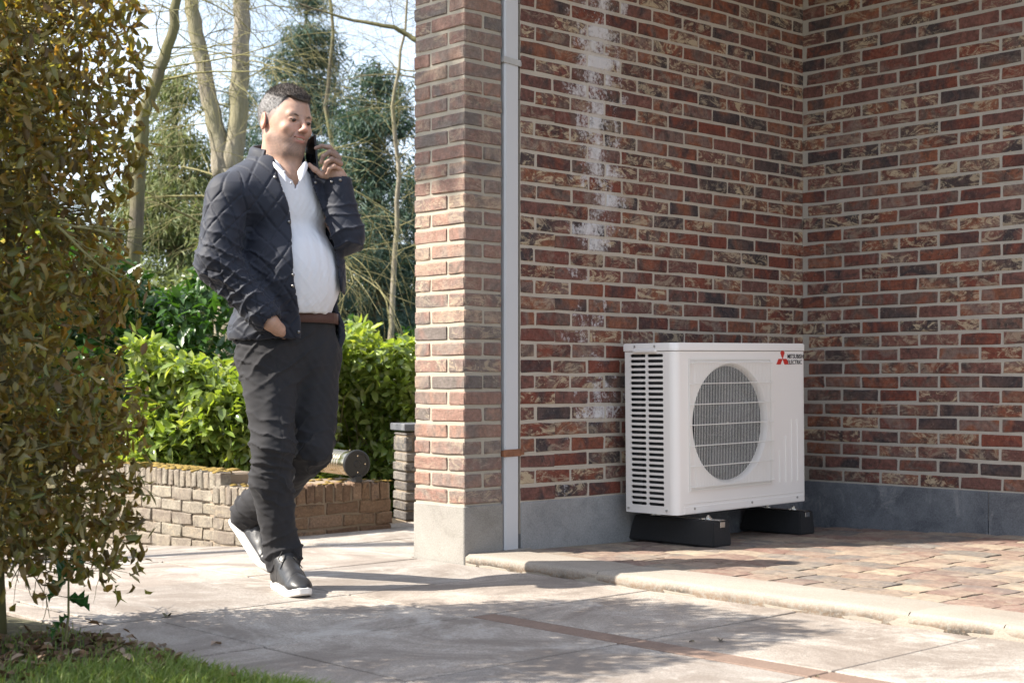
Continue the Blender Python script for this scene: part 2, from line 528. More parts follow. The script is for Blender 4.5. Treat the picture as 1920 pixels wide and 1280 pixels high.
# recess behind the downpipe
recess = MB(); recess.box((PX+0.001, 0.11, 0.0), (0.31, 0.29, WTOP)); recess.build('mortar', M_mortar, wallA).location = (-0.31, 0, 0)

# roof over the terrace, above the frame
M_soffit = simple_mat('painted_boards', (.62,.60,.55), 0.7, var=0.1)
roof = MB(); roof.box((0.0, -1.6, WTOP), (XB+0.4, 0.36, WTOP+0.22))
roof.build('terrace_roof', M_soffit, kind='structure')

# --- downpipe
M_pvc = simple_mat('grey_pipe', (.50,.50,.505), 0.45, var=0.06, scale=3)
M_rust = simple_mat('rusty_steel', (.23,.10,.05), 0.85, var=0.6, scale=40, bmp=0.6, bscale=120)
M_zinc = simple_mat('weathered_strap', (.40,.39,.37), 0.6, var=0.25, scale=30, bmp=0.3)
pipe = empty('downpipe', (0.256, 0.03, 0.02), label='grey square rain downpipe in the slot between pillar and long wall', cat='downpipe')
mb = MB(); mb.cbox((-0.037, -0.035, 0.0), (0.043, 0.045, WTOP), 0.006); mb.build('pipe', M_pvc, pipe)
def strap(z, mat, tilt, h=0.026):
    mb = MB()
    M = Matrix.Translation((0, 0, z)) @ Matrix.Rotation(tilt, 4, 'Y')
    mb.cbox((-0.047, -0.040, 0), (0.05, -0.0365, h), 0.001, 0, M)
    mb.cbox((0.0465, -0.040, 0.002), (0.050, 0.05, h-.002), 0.001, 0, M)
    mb.cbox((0.0505, -0.034, 0.004), (0.075, -0.029, h-.004), 0.001, 0, M)
    mb.cbox((-0.0475, -0.040, 0.002), (-0.0445, 0.06, h-.002), 0.001, 0, M)
    return mb
strap(2.03, M_zinc, 0.06).build('pipe_clamp', M_zinc, pipe)
strap(0.405, M_rust, -0.02, 0.03).build('pipe_clamp', M_rust, pipe, label='rusty lower pipe clamp')

# --- terrace paving and kerb
M_bed = mortar_mat('paving_bed', (.33,.29,.24))
M_kerb = stone_mat('kerb_limestone', (.215,.19,.16), (.31,.28,.24), (.27,.22,.17), 0.35, 4, 0.85, 0.05, (1, .35, 1), 0.5)
def kerb_mat():
    m = M_kerb; nt = m.node_tree; b = [n for n in nt.nodes if n.type == 'BSDF_PRINCIPLED'][0]
    src = b.inputs['Base Color'].links[0].from_socket
    P = pos(nt); s = nt.nodes.new('ShaderNodeSeparateXYZ'); nt.links.new(P, s.inputs[0])
    low = ramp(nt, s.outputs[2], [(0.004, 1), (0.036, 0)])
    grime = mathn(nt, 'MULTIPLY', low, ramp(nt, noise(nt, P, 55, 6, 0.75), [(0.42, 0), (0.56, 0.8)]))
    src = mix(nt, grime, src, (.20, .13, .08))
    blk = mathn(nt, 'MULTIPLY', mathn(nt, 'MULTIPLY', low, ramp(nt, noise(nt, P, 3.0, 3), [(0.48, 0), (0.58, 1)])), ramp(nt, noise(nt, P, 90, 6, 0.8), [(0.4, 0), (0.5, 0.85)]))
    src = mix(nt, blk, src, (.05, .045, .04))
    nt.links.new(src, b.inputs['Base Color'])
kerb_mat()
KW = 0.235
kerb_root = empty('kerb', (0, 0, 0), kind='structure')
def kerb_stone(y0, y1):
    prof = [(0.0, -0.03), (0.0, 0.003), (-0.003, 0.012), (-0.003, 0.024), (0.001, 0.034), (0.007, 0.040), (0.016, 0.043), (KW, 0.044), (KW, -0.03)]
    n = max(2, int((y1-y0)/0.07)); V = []; F = []
    r2 = random.Random(int(y0*1000))
    for i in range(n+1):
        y = y0 + (y1-y0)*i/n
        for j, (x, zz) in enumerate(prof):
            e = 0.006 if i in (0, n) else 0
            V.append((x + (r2.uniform(-.002, .002) if j < 6 else 0) + (e*0.6 if 0 < j < 6 else 0), y, zz + (r2.uniform(-.001, .001) if 0 < j < 8 else 0) - (e*0.5 if 1 < j < 8 else 0)))
    m_ = len(prof)
    for i in range(n):
        for j in range(m_-1):
            a = i*m_+j; F.append((a, a+1, a+1+m_, a+m_))
    F.append(tuple(range(m_-1, -1, -1))); F.append(tuple(n*m_ + j for j in range(m_)))
    me = mesh_py('kerb_stone', V, F, M_kerb, True); smooth_by_angle(me, 50)
    return link_obj('kerb_stone', me, kerb_root)
ky = [-0.007, -0.735, -2.035, -2.345, -3.3, -4.3, -5.2]
for a, b_ in zip(ky[:-1], ky[1:]): kerb_stone(b_+0.004, a)
mb = MB(); mb.box((0.0, -5.2, -0.03), (KW-0.01, -0.007, 0.03)); mb.build('mortar_joint', M_bed, kerb_root)
# kerb returns under the pillar and pipe
mb = MB(); mb.cbox((PX+0.004, -0.02, -0.03), (0.36, 0.12, 0.040), 0.004); mb.build('kerb_stone', M_kerb, kerb_root)

SETT = [(.19,.118,.095), (.25,.195,.150), (.145,.130,.120), (.21,.140,.112), (.34,.280,.205), (.16,.118,.102), (.23,.165,.128), (.15,.135,.120), (.30,.240,.180), (.19,.128,.104)]
def sett_mat():
    m, nt, b, o = new_mat('clay_setts')
    P = pos(nt); V = rand_offset(nt, P); r = objrand(nt)
    rr = mathn(nt, 'ADD', r, mathn(nt, 'MULTIPLY', mathn(nt, 'SUBTRACT', noise(nt, V, 10, 4), 0.5), 0.25))
    c = ramp(nt, rr, [((i+.5)/len(SETT), q) for i, q in enumerate(SETT)])
    c = mix(nt, 1.0, c, ramp(nt, noise(nt, V, 45, 7, 0.75), [(0.25, 0.62), (0.75, 1.3)]), 'MULTIPLY')
    c = mix(nt, mathn(nt, 'MULTIPLY', ramp(nt, noise(nt, P, 7, 7, 0.75, 1.0), [(0.50, 0), (0.60, 1)]), 0.3), c, (.36, .31, .25))
    nt.links.new(c, b.inputs['Base Color']); b.inputs['Roughness'].default_value = 0.85
    b.inputs['Specular IOR Level'].default_value = 0.3
    bump(nt, b, noise(nt, V, 40, 7, 0.75, 1.0), 0.8, 0.006)
    return m
M_sett = sett_mat()
terrace = empty('terrace', (0, 0, 0), kind='structure')
# bedding sheet following the fall
V = []; F = []; xs = np.linspace(KW-0.01, XB+0.05, 8); ys = np.linspace(-4.6, 0.05, 20)
for y in ys:
    for x in xs: V.append((x, y, floor_z(x, y) - 0.007))
for j in range(len(ys)-1):
    for i in range(len(xs)-1):
        a = j*len(xs)+i; F.append((a, a+1, a+1+len(xs), a+len(xs)))
M_sand = mortar_mat('sandy_joint', (.26,.22,.165))
link_obj('joint_bed', mesh_py('joint_bed', V, F, M_sand, True), terrace)
sv = {}
def sett_mesh(lx, ly, v):
    key = (round(lx, 2), v)
    if key not in sv:
        r2 = random.Random(hash(key) % 9999); bm = bmesh.new()
        bmesh.ops.create_grid(bm, x_segments=4, y_segments=3, size=0.5)
        for q in bm.verts:
            u, w = q.co.x, q.co.y
            ed = max(abs(u), abs(w)) > 0.49; cn = abs(u) > .49 and abs(w) > .49
            q.co = Vector((u*lx + (r2.uniform(-.005, .005)), w*ly + r2.uniform(-.005, .005), (-0.0045 if cn else -0.003 if ed else r2.uniform(-.0018, .001))))
            if cn: q.co.x *= 0.95; q.co.y *= 0.95
        ext = bmesh.ops.extrude_edge_only(bm, edges=[e for e in bm.edges if e.is_boundary])
        for q in [g for g in ext['geom'] if isinstance(g, bmesh.types.BMVert)]: q.co.z = -0.03
        me = bpy.data.meshes.new('sett'); bm.to_mesh(me); bm.free(); set_mat(me, M_sett)
        sv[key] = me
    return sv[key]
rn = random.Random(11)
x = KW + 0.004; row = 0; restS = []; nS = 0
while x < XB:
    w = 0.148 if row else 0.150
    y = -0.004 - rn.uniform(0, 0.1)
    if row == 0: y = -0.03
    while y > -4.4:
        ly = rn.choice((0.15, 0.18, 0.20, 0.22))
        cxm, cym = x + w/2, y - ly/2
        if cym + ly/2 <= 0.0:
            me = sett_mesh(w-0.009, ly-0.009, 0) if False else sett_mesh(w-0.009, ly-0.009, (int(ly*100), rn.randrange(4)))
            M = Matrix.Translation((cxm, cym, floor_z(cxm, cym) + rn.uniform(-.0018, .0018))) @ Matrix.Rotation(rn.uniform(-.03, .03), 4, 'Z') @ Matrix.Rotation(rn.uniform(-.012, .012), 4, 'X') @ Matrix.Rotation(rn.uniform(-.012, .012), 4, 'Y')
            vis = cym > -2.95 + 0.0*cxm and (cym > -2.2 or cxm < 1.3) and nS < 298
            # outside the right frame edge
            rel = Vector((cxm-CAMX, cym-CAMY)); r_ = rel.x*SX - rel.y*CXX; Zz = rel.x*CXX + rel.y*SX
            if vis and r_/Zz < 0.37:
                o = link_obj('paver', me, terrace); o.matrix_local = M; nS += 1
            else: restS.append((me, M))
        y -= ly
    x += w; row += 1
join_stuff(restS, 'further_pavers', M_sett, terrace)

# --- large slab paving
M_slab = stone_mat('sandstone_slab', (.245,.212,.182), (.44,.41,.37), (.165,.138,.115), 0.65, 2.6, 0.8, 0.14, (1, .5, 1), 0.7, 0.65)
M_strip = stone_mat('brown_strip', (.165,.115,.09), (.23,.165,.13), (.13,.095,.075), 0.4, 8, 0.85, 0.05)
paving = empty('paving', (0, 0, 0), kind='structure')
mb = MB(); mb.add([(-12, -6, -0.011), (-0.0, -6, -0.011), (-0.0, 0.916, -0.011), (-12, 0.916, -0.011)], [(0, 1, 2, 3)])
mb.add([(0.0, 0.1, -0.011), (9, 0.1, -0.011), (9, 1.9, -0.011), (0.0, 1.9, -0.011)], [(0, 1, 2, 3)])
mb.add([(-12, 0.916, -0.011), (0.0, 0.916, -0.011), (0.0, 3.5, -0.205), (-12, 3.5, -0.205)], [(0, 1, 2, 3)])
mb.build('joint_bed', mortar_mat('dark_joint', (.06,.05,.04)), paving)
sm = {}
def slab(x0, x1, y0, y1, mat=None, name='slab'):
    mat = mat or M_slab
    lx, ly = x1-x0, y1-y0
    key = (round(lx, 2), round(ly, 2), mat.name)
    if key not in sm:
        mb = MB(); mb.cbox((0, 0, -0.04), (round(lx, 2)-0.011, round(ly, 2)-0.011, 0.0), 0.0022); sm[key] = mb.mesh('slab', mat)
    o = link_obj(name, sm[key], paving); o.location = (x0, y0, rn.uniform(-.0015, .001))
    o.rotation_euler = (rn.uniform(-.0012, .0012), rn.uniform(-.0012, .0012), 0)
    row_made.append(o)
    return o
LAWN_X = -1.87
rowy = [-0.36 + 0.638*k for k in range(-6, 6)]
for y in rowy:
    y1 = y + 0.638
    row_made = []
    # between kerb and strip
    if y < -1.0:
        slab(-0.745, -0.004, y, y1)
        slab(-0.845, -0.745, y, y1, M_strip, 'strip_slab')
    else:
        slab(-0.845, -0.004, y, y1)
    x = -0.845
    lens = [0.77, 0.80, 0.76, 0.9]
    i = 0
    while x > -9:
        w = lens[(i + int(y*3)) % 4]
        xa = x - w
        if y < 0.05 and xa < LAWN_X:
            if x > LAWN_X + 0.03: slab(LAWN_X, x, y, y1)
            break
        slab(xa, x, y, y1); x = xa; i += 1
    if y1 > 0.30:
        x = 0.0
        if y < 0.3:
            slab(0.34, 1.12, 0.32, y1)
            x = 1.12
            slab(0.0, 0.34, 0.335, y1)
        while x < 6 and y < 1.3:
            slab(x, x + 0.78, max(y, 0.32), y1); x += 0.78
    if y > 0.9:
        # the back of the yard falls away slightly towards the garden
        for o in row_made:
            if o.location.x < -0.003:
                o.location.z -= 0.075*(o.location.y - 0.916)
                o.rotation_euler.x = -0.075
# ------------------------------------------------------------------ heat pump
M_cream = simple_mat('cream_enamel', (.80,.76,.715), 0.36, var=0.03, scale=2, spec=0.5)
M_creamd = simple_mat('cream_wire', (.76,.73,.68), 0.4)
M_dark = simple_mat('dark_fins', (.03,.033,.036), 0.6)
M_fan = simple_mat('grey_fan', (.022,.025,.028), 0.45, var=0.15, scale=6)
M_chrome = simple_mat('zinc_bolt', (.62,.62,.62), 0.25, 1.0)
M_rubber = simple_mat('black_rubber', (.014,.014,.015), 0.8, var=0.4, scale=90, bmp=0.8, bscale=260)
M_logo_r = simple_mat('red_print', (.50,.03,.02), 0.5)
M_logo_k = simple_mat('dark_print', (.035,.03,.03), 0.5)
UW, UD, UH = 0.935, 0.288, 0.738
hp = empty('heat_pump', (0.885, -0.360, 0.164), label='cream outdoor heat pump with a round fan grille, on black rubber feet by the wall', cat='heat pump')
hp.rotation_euler = (0, -0.013, 0.0)
RC = 0.034
def arc(cx, cy, r, a0, a1, n=7): return [(cx + r*cos(a0+(a1-a0)*i/n), cy + r*sin(a0+(a1-a0)*i/n)) for i in range(n+1)]
# plan outline, counter-clockwise from the left side's front end
fl = arc(RC, RC, RC, pi, 1.5*pi); fr = arc(UW-RC*0.6, RC*0.6, RC*0.6, 1.5*pi, 2*pi)
Zb, Zt = 0.0, UH-0.036
mb = MB()
def strip_wall(pl, z0, z1):
    V = [(p[0], p[1], z0) for p in pl] + [(p[0], p[1], z1) for p in pl]; n = len(pl)
    mb.add(V, [(i, i+1, n+i+1, n+i) for i in range(n-1)])
strip_wall(fl, Zb, Zt)
strip_wall(fr + [(UW, UD), (0, UD)], Zb, Zt)
# front face with a round opening, between fl end and fr start
FC = Vector((0.377, 0.383)); FR = 0.265
x0, x1 = RC, UW-RC*0.6
ring = []; n = 64
def edge_pt(a):
    dx, dz = cos(a), sin(a); t = 1e9
    if dx > 1e-9: t = min(t, (x1-FC.x)/dx)
    if dx < -1e-9: t = min(t, (x0-FC.x)/dx)
    if dz > 1e-9: t = min(t, (Zt-FC.y)/dz)
    if dz < -1e-9: t = min(t, (Zb-FC.y)/dz)
    return (FC.x+dx*t, FC.y+dz*t)
angs = sorted(set([2*pi*i/n for i in range(n)] + [math.atan2(Z-FC.y, X-FC.x) % (2*pi) for X in (x0, x1) for Z in (Zb, Zt)]))
ci = [(FC.x+FR*cos(a), 0, FC.y+FR*sin(a)) for a in angs]; co = [(edge_pt(a)[0], 0, edge_pt(a)[1]) for a in angs]
k = len(angs); mb.add(ci + co, [(i, (i+1) % k, k+(i+1) % k, k+i) for i in range(k)])
# bell mouth
bell = [(FR, 0), (FR-0.007, 0.008), (FR-0.011, 0.018), (FR-0.012, 0.030)]
V = []
for (r, y) in bell: V += [(FC.x+r*cos(a), y, FC.y+r*sin(a)) for a in angs]
F = []
for j in range(len(bell)-1):
    for i in range(k): F.append((j*k+i, j*k+(i+1) % k, (j+1)*k+(i+1) % k, (j+1)*k+i))
mb.add(V, F)
mb.add([(0, RC, Zb), (UW, RC, Zb), (UW, UD, Zb), (0, UD, Zb), (RC, 0, Zb), (UW-.02, 0, Zb)], [(0, 1, 2, 3), (4, 5, 1, 0)])
body = mb.build('casing', M_cream, hp)
smooth_by_angle(body.data, 35)
mb = MB()
V = []
for (r, y) in ((FR-0.0122, 0.0295), (FR-0.012, 0.13)): V += [(FC.x+r*cos(a), y, FC.y+r*sin(a)) for a in angs]
mb.add(V, [(i, (i+1) % k, k+(i+1) % k, k+i) for i in range(k)])
mb.build('fan_duct', M_fan, hp, True)
# left side panel with two columns of slots
mb = MB()
sy0, sy1 = RC+0.0, UD     # y extent of the side plane (front..back)
slot_cols = [(0.292-0.118-0.1015-0.0, 0)]
zs0, zs1, nrow = 0.030, Zt-0.006, 28
pitch = (zs1-zs0)/nrow
cols = [(0.066, 0.158), (0.166, 0.258)]   # two columns, front one first
ys = [sy0, 0.062, 0.162, 0.262, sy1]
def quad(y0, z0, y1, z1, x=0.0): mb.add([(x, y0, z0), (x, y1, z0), (x, y1, z1), (x, y0, z1)], [(0, 3, 2, 1)])
quad(ys[0], Zb, ys[1], Zt); quad(ys[3], Zb, ys[4], Zt)
for c in (0, 1):
    Y0, Y1 = ys[1+c], ys[2+c]
    quad(Y0, Zb, Y1, zs0); quad(Y0, zs1, Y1, Zt)
    for r in range(nrow):
        z0 = zs0 + r*pitch; z1 = z0+pitch
        a, b_, c0, c1 = Y0+0.005, Y1-0.005, z0+0.0052, z1-0.0052; q = 0.0035
        inn = [(a+q, c0), (b_-q, c0), (b_, c0+q), (b_, c1-q), (b_-q, c1), (a+q, c1), (a, c1-q), (a, c0+q)]
        out = [(Y0, z0), (Y1, z0), (Y1, z0), (Y1, z1), (Y1, z1), (Y0, z1), (Y0, z1), (Y0, z0)]
        V = [(0, y, z) for y, z in inn] + [(0, y, z) for y, z in out] + [(0.007, y, z) for y, z in inn]
        F = []
        for i in range(8):
            j = (i+1) % 8
            if out[i] == out[j]: F.append((i, j, 8+i))
            else: F.append((i, j, 8+j, 8+i))
            F.append((i, 16+i, 16+j, j))
        mb.add(V, F)
mb.build('side_grille', M_cream, hp)
# coil behind the slots
mb = MB(); mb.box((0.03, 0.05, 0.02), (0.045, UD-0.01, Zt-0.01))
mb.box((0.013, 0.205, 0.02), (0.028, 0.225, Zt-0.01))
mb.build('coil', M_dark, hp)
mb = MB(); mb.box((0.05, 0.20, 0.02), (UW-0.02, 0.215, Zt-0.01)); mb.build('inner_wall', M_dark, hp)
# lid
out = arc(RC, RC, RC+0.004, pi, 1.5*pi) + arc(UW-RC*0.6, RC*0.6, RC*0.6+0.004, 1.5*pi, 2*pi) + [(UW+0.004, UD+0.004), (-0.004, UD+0.004)]
n = len(out); mb = MB()
z0, z1 = Zt+0.0025, UH
cx_, cy_ = UW/2, UD/2
inn = [(cx_+(p[0]-cx_)*0.992, cy_+(p[1]-cy_)*0.975) for p in out]
V = [(p[0], p[1], z0) for p in out] + [(p[0], p[1], z1-0.006) for p in out] + [(p[0], p[1], z1) for p in inn]
F = [(i, (i+1) % n, n+(i+1) % n, n+i) for i in range(n)] + [(n+i, n+(i+1) % n, 2*n+(i+1) % n, 2*n+i) for i in range(n)] + [tuple(2*n+i for i in range(n)), tuple(range(n-1, -1, -1))]
mb.add(V, F); lid = mb.build('lid', M_cream, hp); smooth_by_angle(lid.data, 40)
mb = MB(); mb.cbox((-0.012, 0.10, Zt-0.006), (0.004, 0.235, Zt+0.010), 0.004); mb.build('handle', M_cream, hp)
# fan grille: frame, upright wires, six cross wires
gx0, gx1, gz0, gz1 = 0.100, 0.655, 0.104, 0.662
g = MB(); yy = -0.022
nw = 52
for i in range(nw+1):
    x = gx0 + (gx1-gx0)*i/nw
    g.tube([(x, -0.002, gz0), (x, yy, gz0+0.012), (x, yy, gz1-0.012), (x, -0.002, gz1)], 0.0011, 4, cap=False)
for i in range(7):
    z = gz0 + 0.012 + (gz1-gz0-0.024)*i/6
    g.tube([(gx0-0.006, -0.002, z), (gx0-0.004, yy-0.002, z), (gx1+0.004, yy-0.002, z), (gx1+0.006, -0.002, z)], 0.0022, 5, cap=False)
for p, q in (((gx0-.01, gz0-.008), (gx1+.01, gz0-.001)), ((gx0-.01, gz1+.001), (gx1+.01, gz1+.008))):
    g.box((p[0], -0.004, p[1]), (q[0], -0.0006, q[1]))
for p, q in (((gx0-.012, gz0-.008), (gx0-.005, gz1+.008)), ((gx1+.005, gz0-.008), (gx1+.012, gz1+.008))):
    g.box((p[0], -0.0045, p[1]), (q[0], -0.0006, q[1]))
g.build('fan_grille', M_creamd, hp)
# fan: three broad swept blades and a hub
fan = MB()
fan.tube([(FC.x, 0.03, FC.y), (FC.x, 0.036, FC.y), (FC.x, 0.12, FC.y)], [0.030, 0.055, 0.058], 24)
hub = fan.build('fan_hub', M_fan, hp, True); smooth_by_angle(hub.data, 40)
mb = MB(); mb.tube([(FC.x, 0.018, FC.y), (FC.x, 0.031, FC.y)], 0.008, 10); mb.build('hub_nut', M_chrome, hp)
for bI in range(3):
    V = []; F = []; nr, na = 7, 9
    for i in range(nr):
        r = 0.05 + (0.232-0.05)*i/(nr-1)
        sweep = 0.35*(i/(nr-1))**1.4; wid = 0.75 + 0.55*(i/(nr-1))
        for j in range(na):
            t = j/(na-1)-0.5
            a = 2*pi*bI/3 + 0.5 + sweep + t*wid
            V.append((FC.x + r*cos(a), 0.082 + t*0.055*(1-0.3*i/(nr-1)) + 0.008*(1-4*t*t), FC.y + r*sin(a)))
    for i in range(nr-1):
        for j in range(na-1):
            a = i*na+j; F.append((a, a+1, a+1+na, a+na))
    link_obj('fan_blade', mesh_py('fan_blade', V, F, M_fan, True), hp)
# pressed ribs low on the right of the front panel, base strip, screws
for i, (zt) in enumerate((0.245, 0.31, 0.385, 0.385)):
    x = 0.728 + 0.046*i
    mb = MB(); mb.cbox((x, -0.0035, 0.095), (x+0.006, 0.001, zt), 0.0015); mb.build('pressed_rib', M_cream, hp)
mb = MB(); mb.cbox((RC+0.02, -0.0025, 0.0445), (UW-0.025, 0.001, 0.047), 0.0008); mb.cbox((RC+0.02, -0.0025, 0.004), (UW-0.03, 0.001, 0.032), 0.001); mb.build('base_strip', M_cream, hp)
M_screw = simple_mat('screw', (.45,.44,.42), 0.4, 0.8)
for x in (0.12, 0.52, 0.86):
    mb = MB(); mb.tube([(x, 0.0005, 0.022), (x, -0.005, 0.022)], 0.0055, 8); mb.build('screw', M_screw, hp)
for (y, z) in ((0.27, 0.018), (0.05, 0.018), (0.225, UH-0.014), (0.11, UH-0.014)):
    mb = MB(); mb.tube([(0.001, y, z), (-0.008, y, z)], 0.0045, 8); mb.build('screw', M_screw, hp)
# emblem: three red lozenges, and the two lines of lettering
mb = MB()
lx, lz, s = 0.757, 0.667, 0.0300   # centre and side
def rhomb(d, e):
    c = [(0, 0), d, (d[0]+e[0], d[1]+e[1]), e]
    p = [(lx + q[0]*1.02, -0.0022, lz + q[1]) for q in c] + [(lx + q[0]*1.02, 0.0, lz + q[1]) for q in c]
    mb.add(p, [(0, 1, 2, 3), (0, 4, 5, 1), (1, 5, 6, 2), (2, 6, 7, 3), (3, 7, 4, 0)])
S3 = 0.866
rhomb((s*.5, s*S3), (-s*.5, s*S3)); rhomb((-s, 0.0), (-s*.5, -s*S3)); rhomb((s*.5, -s*S3), (s, 0.0))
mb.build('emblem', M_logo_r, hp)
def text_mesh(txt, w, h, name, mat, parent, loc, rot=(pi/2, 0, 0), off=0.012):
    cu = bpy.data.curves.new(name, 'FONT'); cu.body = txt; cu.size = 1.0; cu.extrude = 0.02; cu.offset = off; cu.resolution_u = 2
    t = bpy.data.objects.new(name, cu); COL.objects.link(t)
    bpy.context.view_layer.update()
    dg = bpy.context.evaluated_depsgraph_get()
    me = bpy.data.meshes.new_from_object(t.evaluated_get(dg))
    bpy.data.objects.remove(t); bpy.data.curves.remove(cu)
    co = np.array([v.co[:] for v in me.vertices]); mn, mx = co.min(0), co.max(0)
    for v in me.vertices:
        v.co = Vector(((v.co.x-mn[0])/(mx[0]-mn[0])*w, (v.co.y-mn[1])/(mx[1]-mn[1])*h, (v.co.z+0.02)*0.03))
    me.materials.clear(); me.materials.append(mat)
    o = link_obj(name, me, parent); o.location = loc; o.rotation_euler = rot
    return o
text_mesh('MITSUBISHI', 0.128, 0.0205, 'lettering', M_logo_k, hp, (0.796, -0.0006, 0.668))
text_mesh('ELECTRIC', 0.110, 0.0205, 'lettering', M_logo_k, hp, (0.796, -0.0006, 0.641))

# rubber feet with fixing rails
def foot(x0, x1, zf, label, yc=-0.245, half=0.245):
    f = empty('rubber_foot', (x0, yc, zf), label=label, cat='rubber foot', group='rubber feet under the heat pump')
    w = x1-x0; hgt = 0.108
    bm = bmesh.new()
    prof = [(-half, 0), (half, 0), (half-.03, hgt), (-half+.007, hgt)]
    V = [bm.verts.new((x, y, z)) for x, (dy) in ((0, 0), (w, 0)) for (y, z) in prof]
    for v in V[:4]:
        if v.co.z > 0: v.co.x += 0.008
    for v in V[4:]:
        if v.co.z > 0: v.co.x -= 0.008
    bm.faces.new(V[:4][::-1]); bm.faces.new(V[4:])
    for i in range(4):
        j = (i+1) % 4; bm.faces.new((V[i], V[j], V[4+j], V[4+i]))
    bmesh.ops.recalc_face_normals(bm, faces=bm.faces[:])
    bmesh.ops.bevel(bm, geom=bm.edges[:], offset=0.005, segments=2, affect='EDGES')
    me = bpy.data.meshes.new('block'); bm.to_mesh(me); bm.free(); set_mat(me, M_rubber)
    link_obj('block', me, f)
    mb = MB()
    mb.cbox((w/2-.021, -half+.003, hgt+0.0006), (w/2+.021, half-.045, hgt+0.0036), 0.001)
    mb.cbox((w/2-.014, -half+.0015, hgt-0.028), (w/2+.018, -half+.0045, hgt-0.004), 0.001)
    mb.build('rail', M_chrome, f)
    for y in (-half+.08, half-.125):
        mb = MB()
        mb.tube([(w/2, y, hgt+0.004), (w/2, y, hgt+0.007)], 0.019, 16)
        mb.tube([(w/2, y, hgt+0.0072), (w/2, y, hgt+0.015)], 0.012, 6)
        mb.tube([(w/2, y, hgt+0.0152), (w/2, y, hgt+0.020)], 0.006, 10)
        mb.tube([(w/2-.03, y+.004, hgt+0.004), (w/2-.03, y+.004, hgt+0.009)], 0.009, 8)
        mb.build('bolt', M_chrome, f)
    return f
foot(0.975, 1.100, floor_z(1.03, -.4)+0.001, 'black rubber block under the left, slotted end of the heat pump')
foot(1.762, 1.882, floor_z(1.8, -.3)+0.001, 'black rubber block under the right, lettered end of the heat pump', -0.188, 0.178)
# ------------------------------------------------------------------ garden ground
def ground_mat():
    m, nt, b, o = new_mat('garden_soil_grass')
    P = pos(nt)
    c = mix(nt, ramp(nt, noise(nt, P, 0.6, 6, 0.6), [(0.4, 0), (0.6, 1)]), (.085,.10,.035), (.16,.125,.075))
    c = mix(nt, ramp(nt, noise(nt, P, 22, 5, 0.7), [(0.4, 0), (0.65, 0.7)]), c, (.06,.045,.03))
    nt.links.new(c, b.inputs['Base Color']); b.inputs['Roughness'].default_value = 1
    bump(nt, b, noise(nt, P, 30, 6), 1.0, 0.03)
    return m
M_soil = ground_mat()
R_ = 350
gm = mesh_py('ground', [(-R_, -R_, -0.06), (R_, -R_, -0.06), (R_, 0.8, -0.06), (-R_, 0.8, -0.06), (R_, 3.2, -0.30), (-R_, 3.2, -0.30), (R_, R_, -0.32), (-R_, R_, -0.32)], [(0, 1, 2, 3), (3, 2, 4, 5), (5, 4, 6, 7)], M_soil)
link_obj('ground', gm, kind='structure')

# ------------------------------------------------------------------ leaves
def leaf_mat(name, cols, trans=0.35, gloss=0.45, spec=0.4, transcol=None):
    m, nt, b, o = new_mat(name)
    g = nt.nodes.new('ShaderNodeNewGeometry')
    k = len(cols)
    c = ramp(nt, g.outputs['Random Per Island'], [((i+.5)/k, q) for i, q in enumerate(cols)])
    c = mix(nt, 0.25, c, mix(nt, noise(nt, pos(nt), 60, 3), [x*0.5 for x in cols[0]], [min(1, x*1.4) for x in cols[-1]]))
    nt.links.new(c, b.inputs['Base Color'])
    b.inputs['Roughness'].default_value = gloss; b.inputs['Specular IOR Level'].default_value = spec
    t = nt.nodes.new('ShaderNodeBsdfTranslucent')
    tc = mix(nt, 1.0, c, transcol or (1.5, 1.5, 0.6), 'MULTIPLY')
    nt.links.new(tc, t.inputs['Color'])
    mx = nt.nodes.new('ShaderNodeMixShader'); mx.inputs[0].default_value = trans
    nt.links.new(b.outputs[0], mx.inputs[1]); nt.links.new(t.outputs[0], mx.inputs[2])
    nt.links.new(mx.outputs[0], o.inputs[0])
    return m
M_hedge = leaf_mat('dry_hornbeam_leaf', [(.09,.068,.024), (.22,.17,.06), (.20,.20,.05), (.37,.31,.13), (.08,.09,.025), (.30,.20,.055), (.20,.22,.05), (.52,.46,.29), (.14,.20,.04), (.30,.28,.10), (.38,.22,.06), (.14,.09,.035)], 0.52, 0.40, 0.55, (1.6, 1.45, 0.5))
M_laurel = leaf_mat('laurel_leaf', [(.11,.18,.04), (.22,.31,.07), (.33,.40,.11), (.15,.23,.06), (.44,.48,.18), (.08,.13,.03), (.27,.34,.09)], 0.42, 0.24, 0.7, (1.5, 1.45, .4))
M_dkleaf = leaf_mat('dark_evergreen_leaf', [(.035,.085,.02), (.05,.11,.025), (.07,.14,.03), (.04,.09,.03)], 0.3, 0.35, 0.5, (1.4, 1.6, .4))  # greens darkened to hold the shade on the rhododendron
M_midleaf = leaf_mat('shrub_leaf', [(.13,.17,.08), (.18,.22,.10), (.10,.13,.06), (.22,.25,.14)], 0.3, 0.4, 0.5)
M_needle = leaf_mat('needle_spray', [(.05,.095,.075), (.07,.12,.085), (.09,.14,.09), (.06,.10,.085)], 0.2, 0.6, 0.3, (1.3, 1.4, .7))
M_needle2 = leaf_mat('needle_spray_light', [(.12,.16,.06), (.16,.20,.08), (.10,.14,.06), (.20,.22,.10)], 0.25, 0.6, 0.3)
